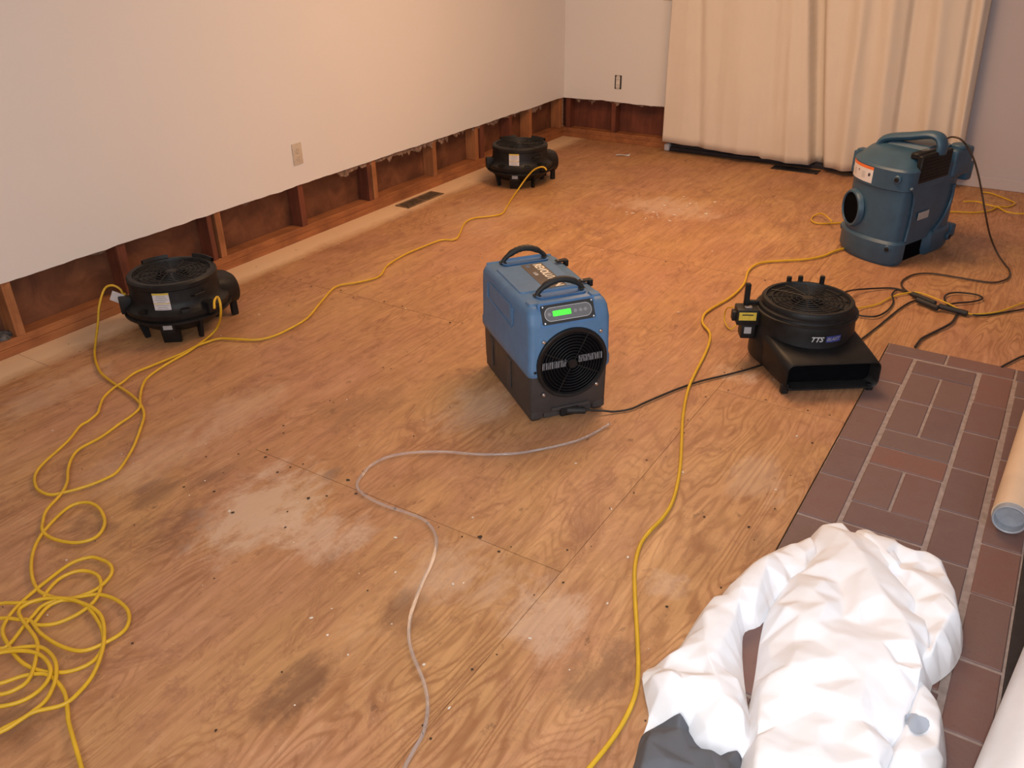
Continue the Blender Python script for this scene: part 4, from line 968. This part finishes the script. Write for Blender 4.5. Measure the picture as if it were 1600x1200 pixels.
lay(heap('sleeve', rsl, .035, .075, .045, [([(1350, 835), (1400, 880), (1470, 930), (1500, 960)], .016, .012), ([(1400, 870), (1430, 930), (1455, 1000)], -.014, .016), ([(1490, 955), (1460, 1000), (1450, 1040)], .018, .012), ([(1330, 850), (1390, 920), (1430, 990)], -.016, .014)], 'tyvek', seed=14, crum=.018)[1])
leg_ = [(1415, 1055), (1440, 1062), (1462, 1085), (1474, 1110), (1480, 1140), (1483, 1180), (1478, 1215), (1470, 1290), (1340, 1290), (1370, 1200), (1395, 1130)]
lay(heap('trouser_leg', leg_, .03, .070, .04, [([(1440, 1070), (1420, 1130), (1390, 1200)], .014, .014), ([(1390, 1170), (1430, 1185), (1478, 1175)], .016, .014), ([(1470, 1110), (1465, 1170)], .012, .014)], 'tyvek', seed=21, crum=.014)[1])
gc = [(1002, 1152), (1022, 1138), (1042, 1128), (1062, 1128), (1078, 1142), (1092, 1160), (1120, 1180), (1155, 1180), (1165, 1215), (1150, 1290), (960, 1290), (980, 1230), (992, 1190)]
_, gcl = heap('grey_cloth', gc, .004, .055, .035, [([(1010, 1165), (1040, 1200)], .012, .012), ([(1060, 1140), (1090, 1200)], -.01, .015), ([(1110, 1185), (1120, 1220)], .01, .012)], 'greycl', seed=30, crum=.018)
tag(gcl, 'dark grey rumpled cloth poking out from under the white coverall sleeve', 'cloth')
LEG = [o for o in CV.children if o.name.startswith(('trouser_leg', 'torso'))]
dg = bpy.context.evaluated_depsgraph_get(); trees = [BVHTree.FromPolygons([v.co.copy() for v in o.data.vertices], [tuple(f.vertices) for f in o.data.polygons]) for o in LEG]
c_ = P(1430, 1138, .07); bb = B()  # blue-grey piece laid on the cloth in place of a shadowed pocket
def pt(u, v):
    a = 2 * PI * u; r = .001 + .022 * v * (1 + .15 * math.sin(3 * a)); x, y = c_.x + r * math.cos(a), c_.y + r * 1.15 * math.sin(a)
    z = max([h[0].z for h in (t.ray_cast(Vector((x, y, 1)), Vector((0, 0, -1))) for t in trees) if h[0]] + [.01]); return Vector((x, y, z + .0035))
bb.grid(pt, 20, 6); lay(bb.obj('shade_patch', 'patch', label='painted-in blue-grey shadow pocket on the coverall leg', angle=180))

# ------------------------------------------------------------------ tubes at the right
c0 = P(1577, 813, .055); c1 = P(1549 + 26, 640, .055); 
a = P(1550, 800, .05); b_ = P(1600, 643, .05); dr = (b_ - a); dr.z = 0; dr.normalize()
T = empty('cardboard_tube', (c0.x, c0.y, 0), math.atan2(dr.y, dr.x), 'cream tube with hollow grey end lying on the bricks at right', 'tube')
R_ = .050; cz_ = R_ + .006
def ringx(x, r): return [Vector((x, r * math.cos(t), cz_ + r * math.sin(t))) for t in [2 * PI * i / 40 for i in range(40)]]
b = B(); b.loft([ringx(0.02, R_ - .004), ringx(.02, R_ - .0005), ringx(.026, R_), ringx(1.1, R_), ringx(1.1, R_ - .004)], False, False); b.obj('outer_wrap', 'tube', T)
b = B(); b.loft([ringx(0.0, R_ - .010), ringx(-.002, R_ - .006), ringx(0.0, R_ - .004), ringx(.03, R_ - .0045), ringx(1.1, R_ - .0045), ringx(1.1, R_ - .010), ringx(0.0, R_ - .010)], False, False); b.obj('inner_core', 'tubein', T)
b = B(); b.cyl((.030, 0, cz_), (.033, 0, cz_), R_ - .010, n=40); b.obj('core_plug', 'tubein', T)
a = P(1600, 1010, .10); b_ = P(1522, 1200, .10); dr = (a - b_); dr.z = 0; dr.normalize(); nn = Vector((dr.y, -dr.x, 0))
st = b_ - dr * .5 + nn * .115
T = empty('plastic_roll', (st.x, st.y, 0), math.atan2(dr.y, dr.x), 'large white roll of plastic sheeting at the lower right corner', 'roll')
R_ = .115; cz_ = .122
b = B(); b.loft([ringx(0, .03), ringx(0, R_ - .002), ringx(.002, R_), ringx(.4, R_), ringx(1.35, R_), ringx(1.35, .03)], False, False)
for v in b.m.verts:
    v.co.y += .002 * noise.noise(v.co * 6)
b.obj('film_wrap', 'film', T)
b = B(); b.loft([ringx(-.01, .026), ringx(-.01, .03), ringx(1.36, .03), ringx(1.36, .026), ringx(-.01, .026)], False, False); b.obj('core', 'tube', T)
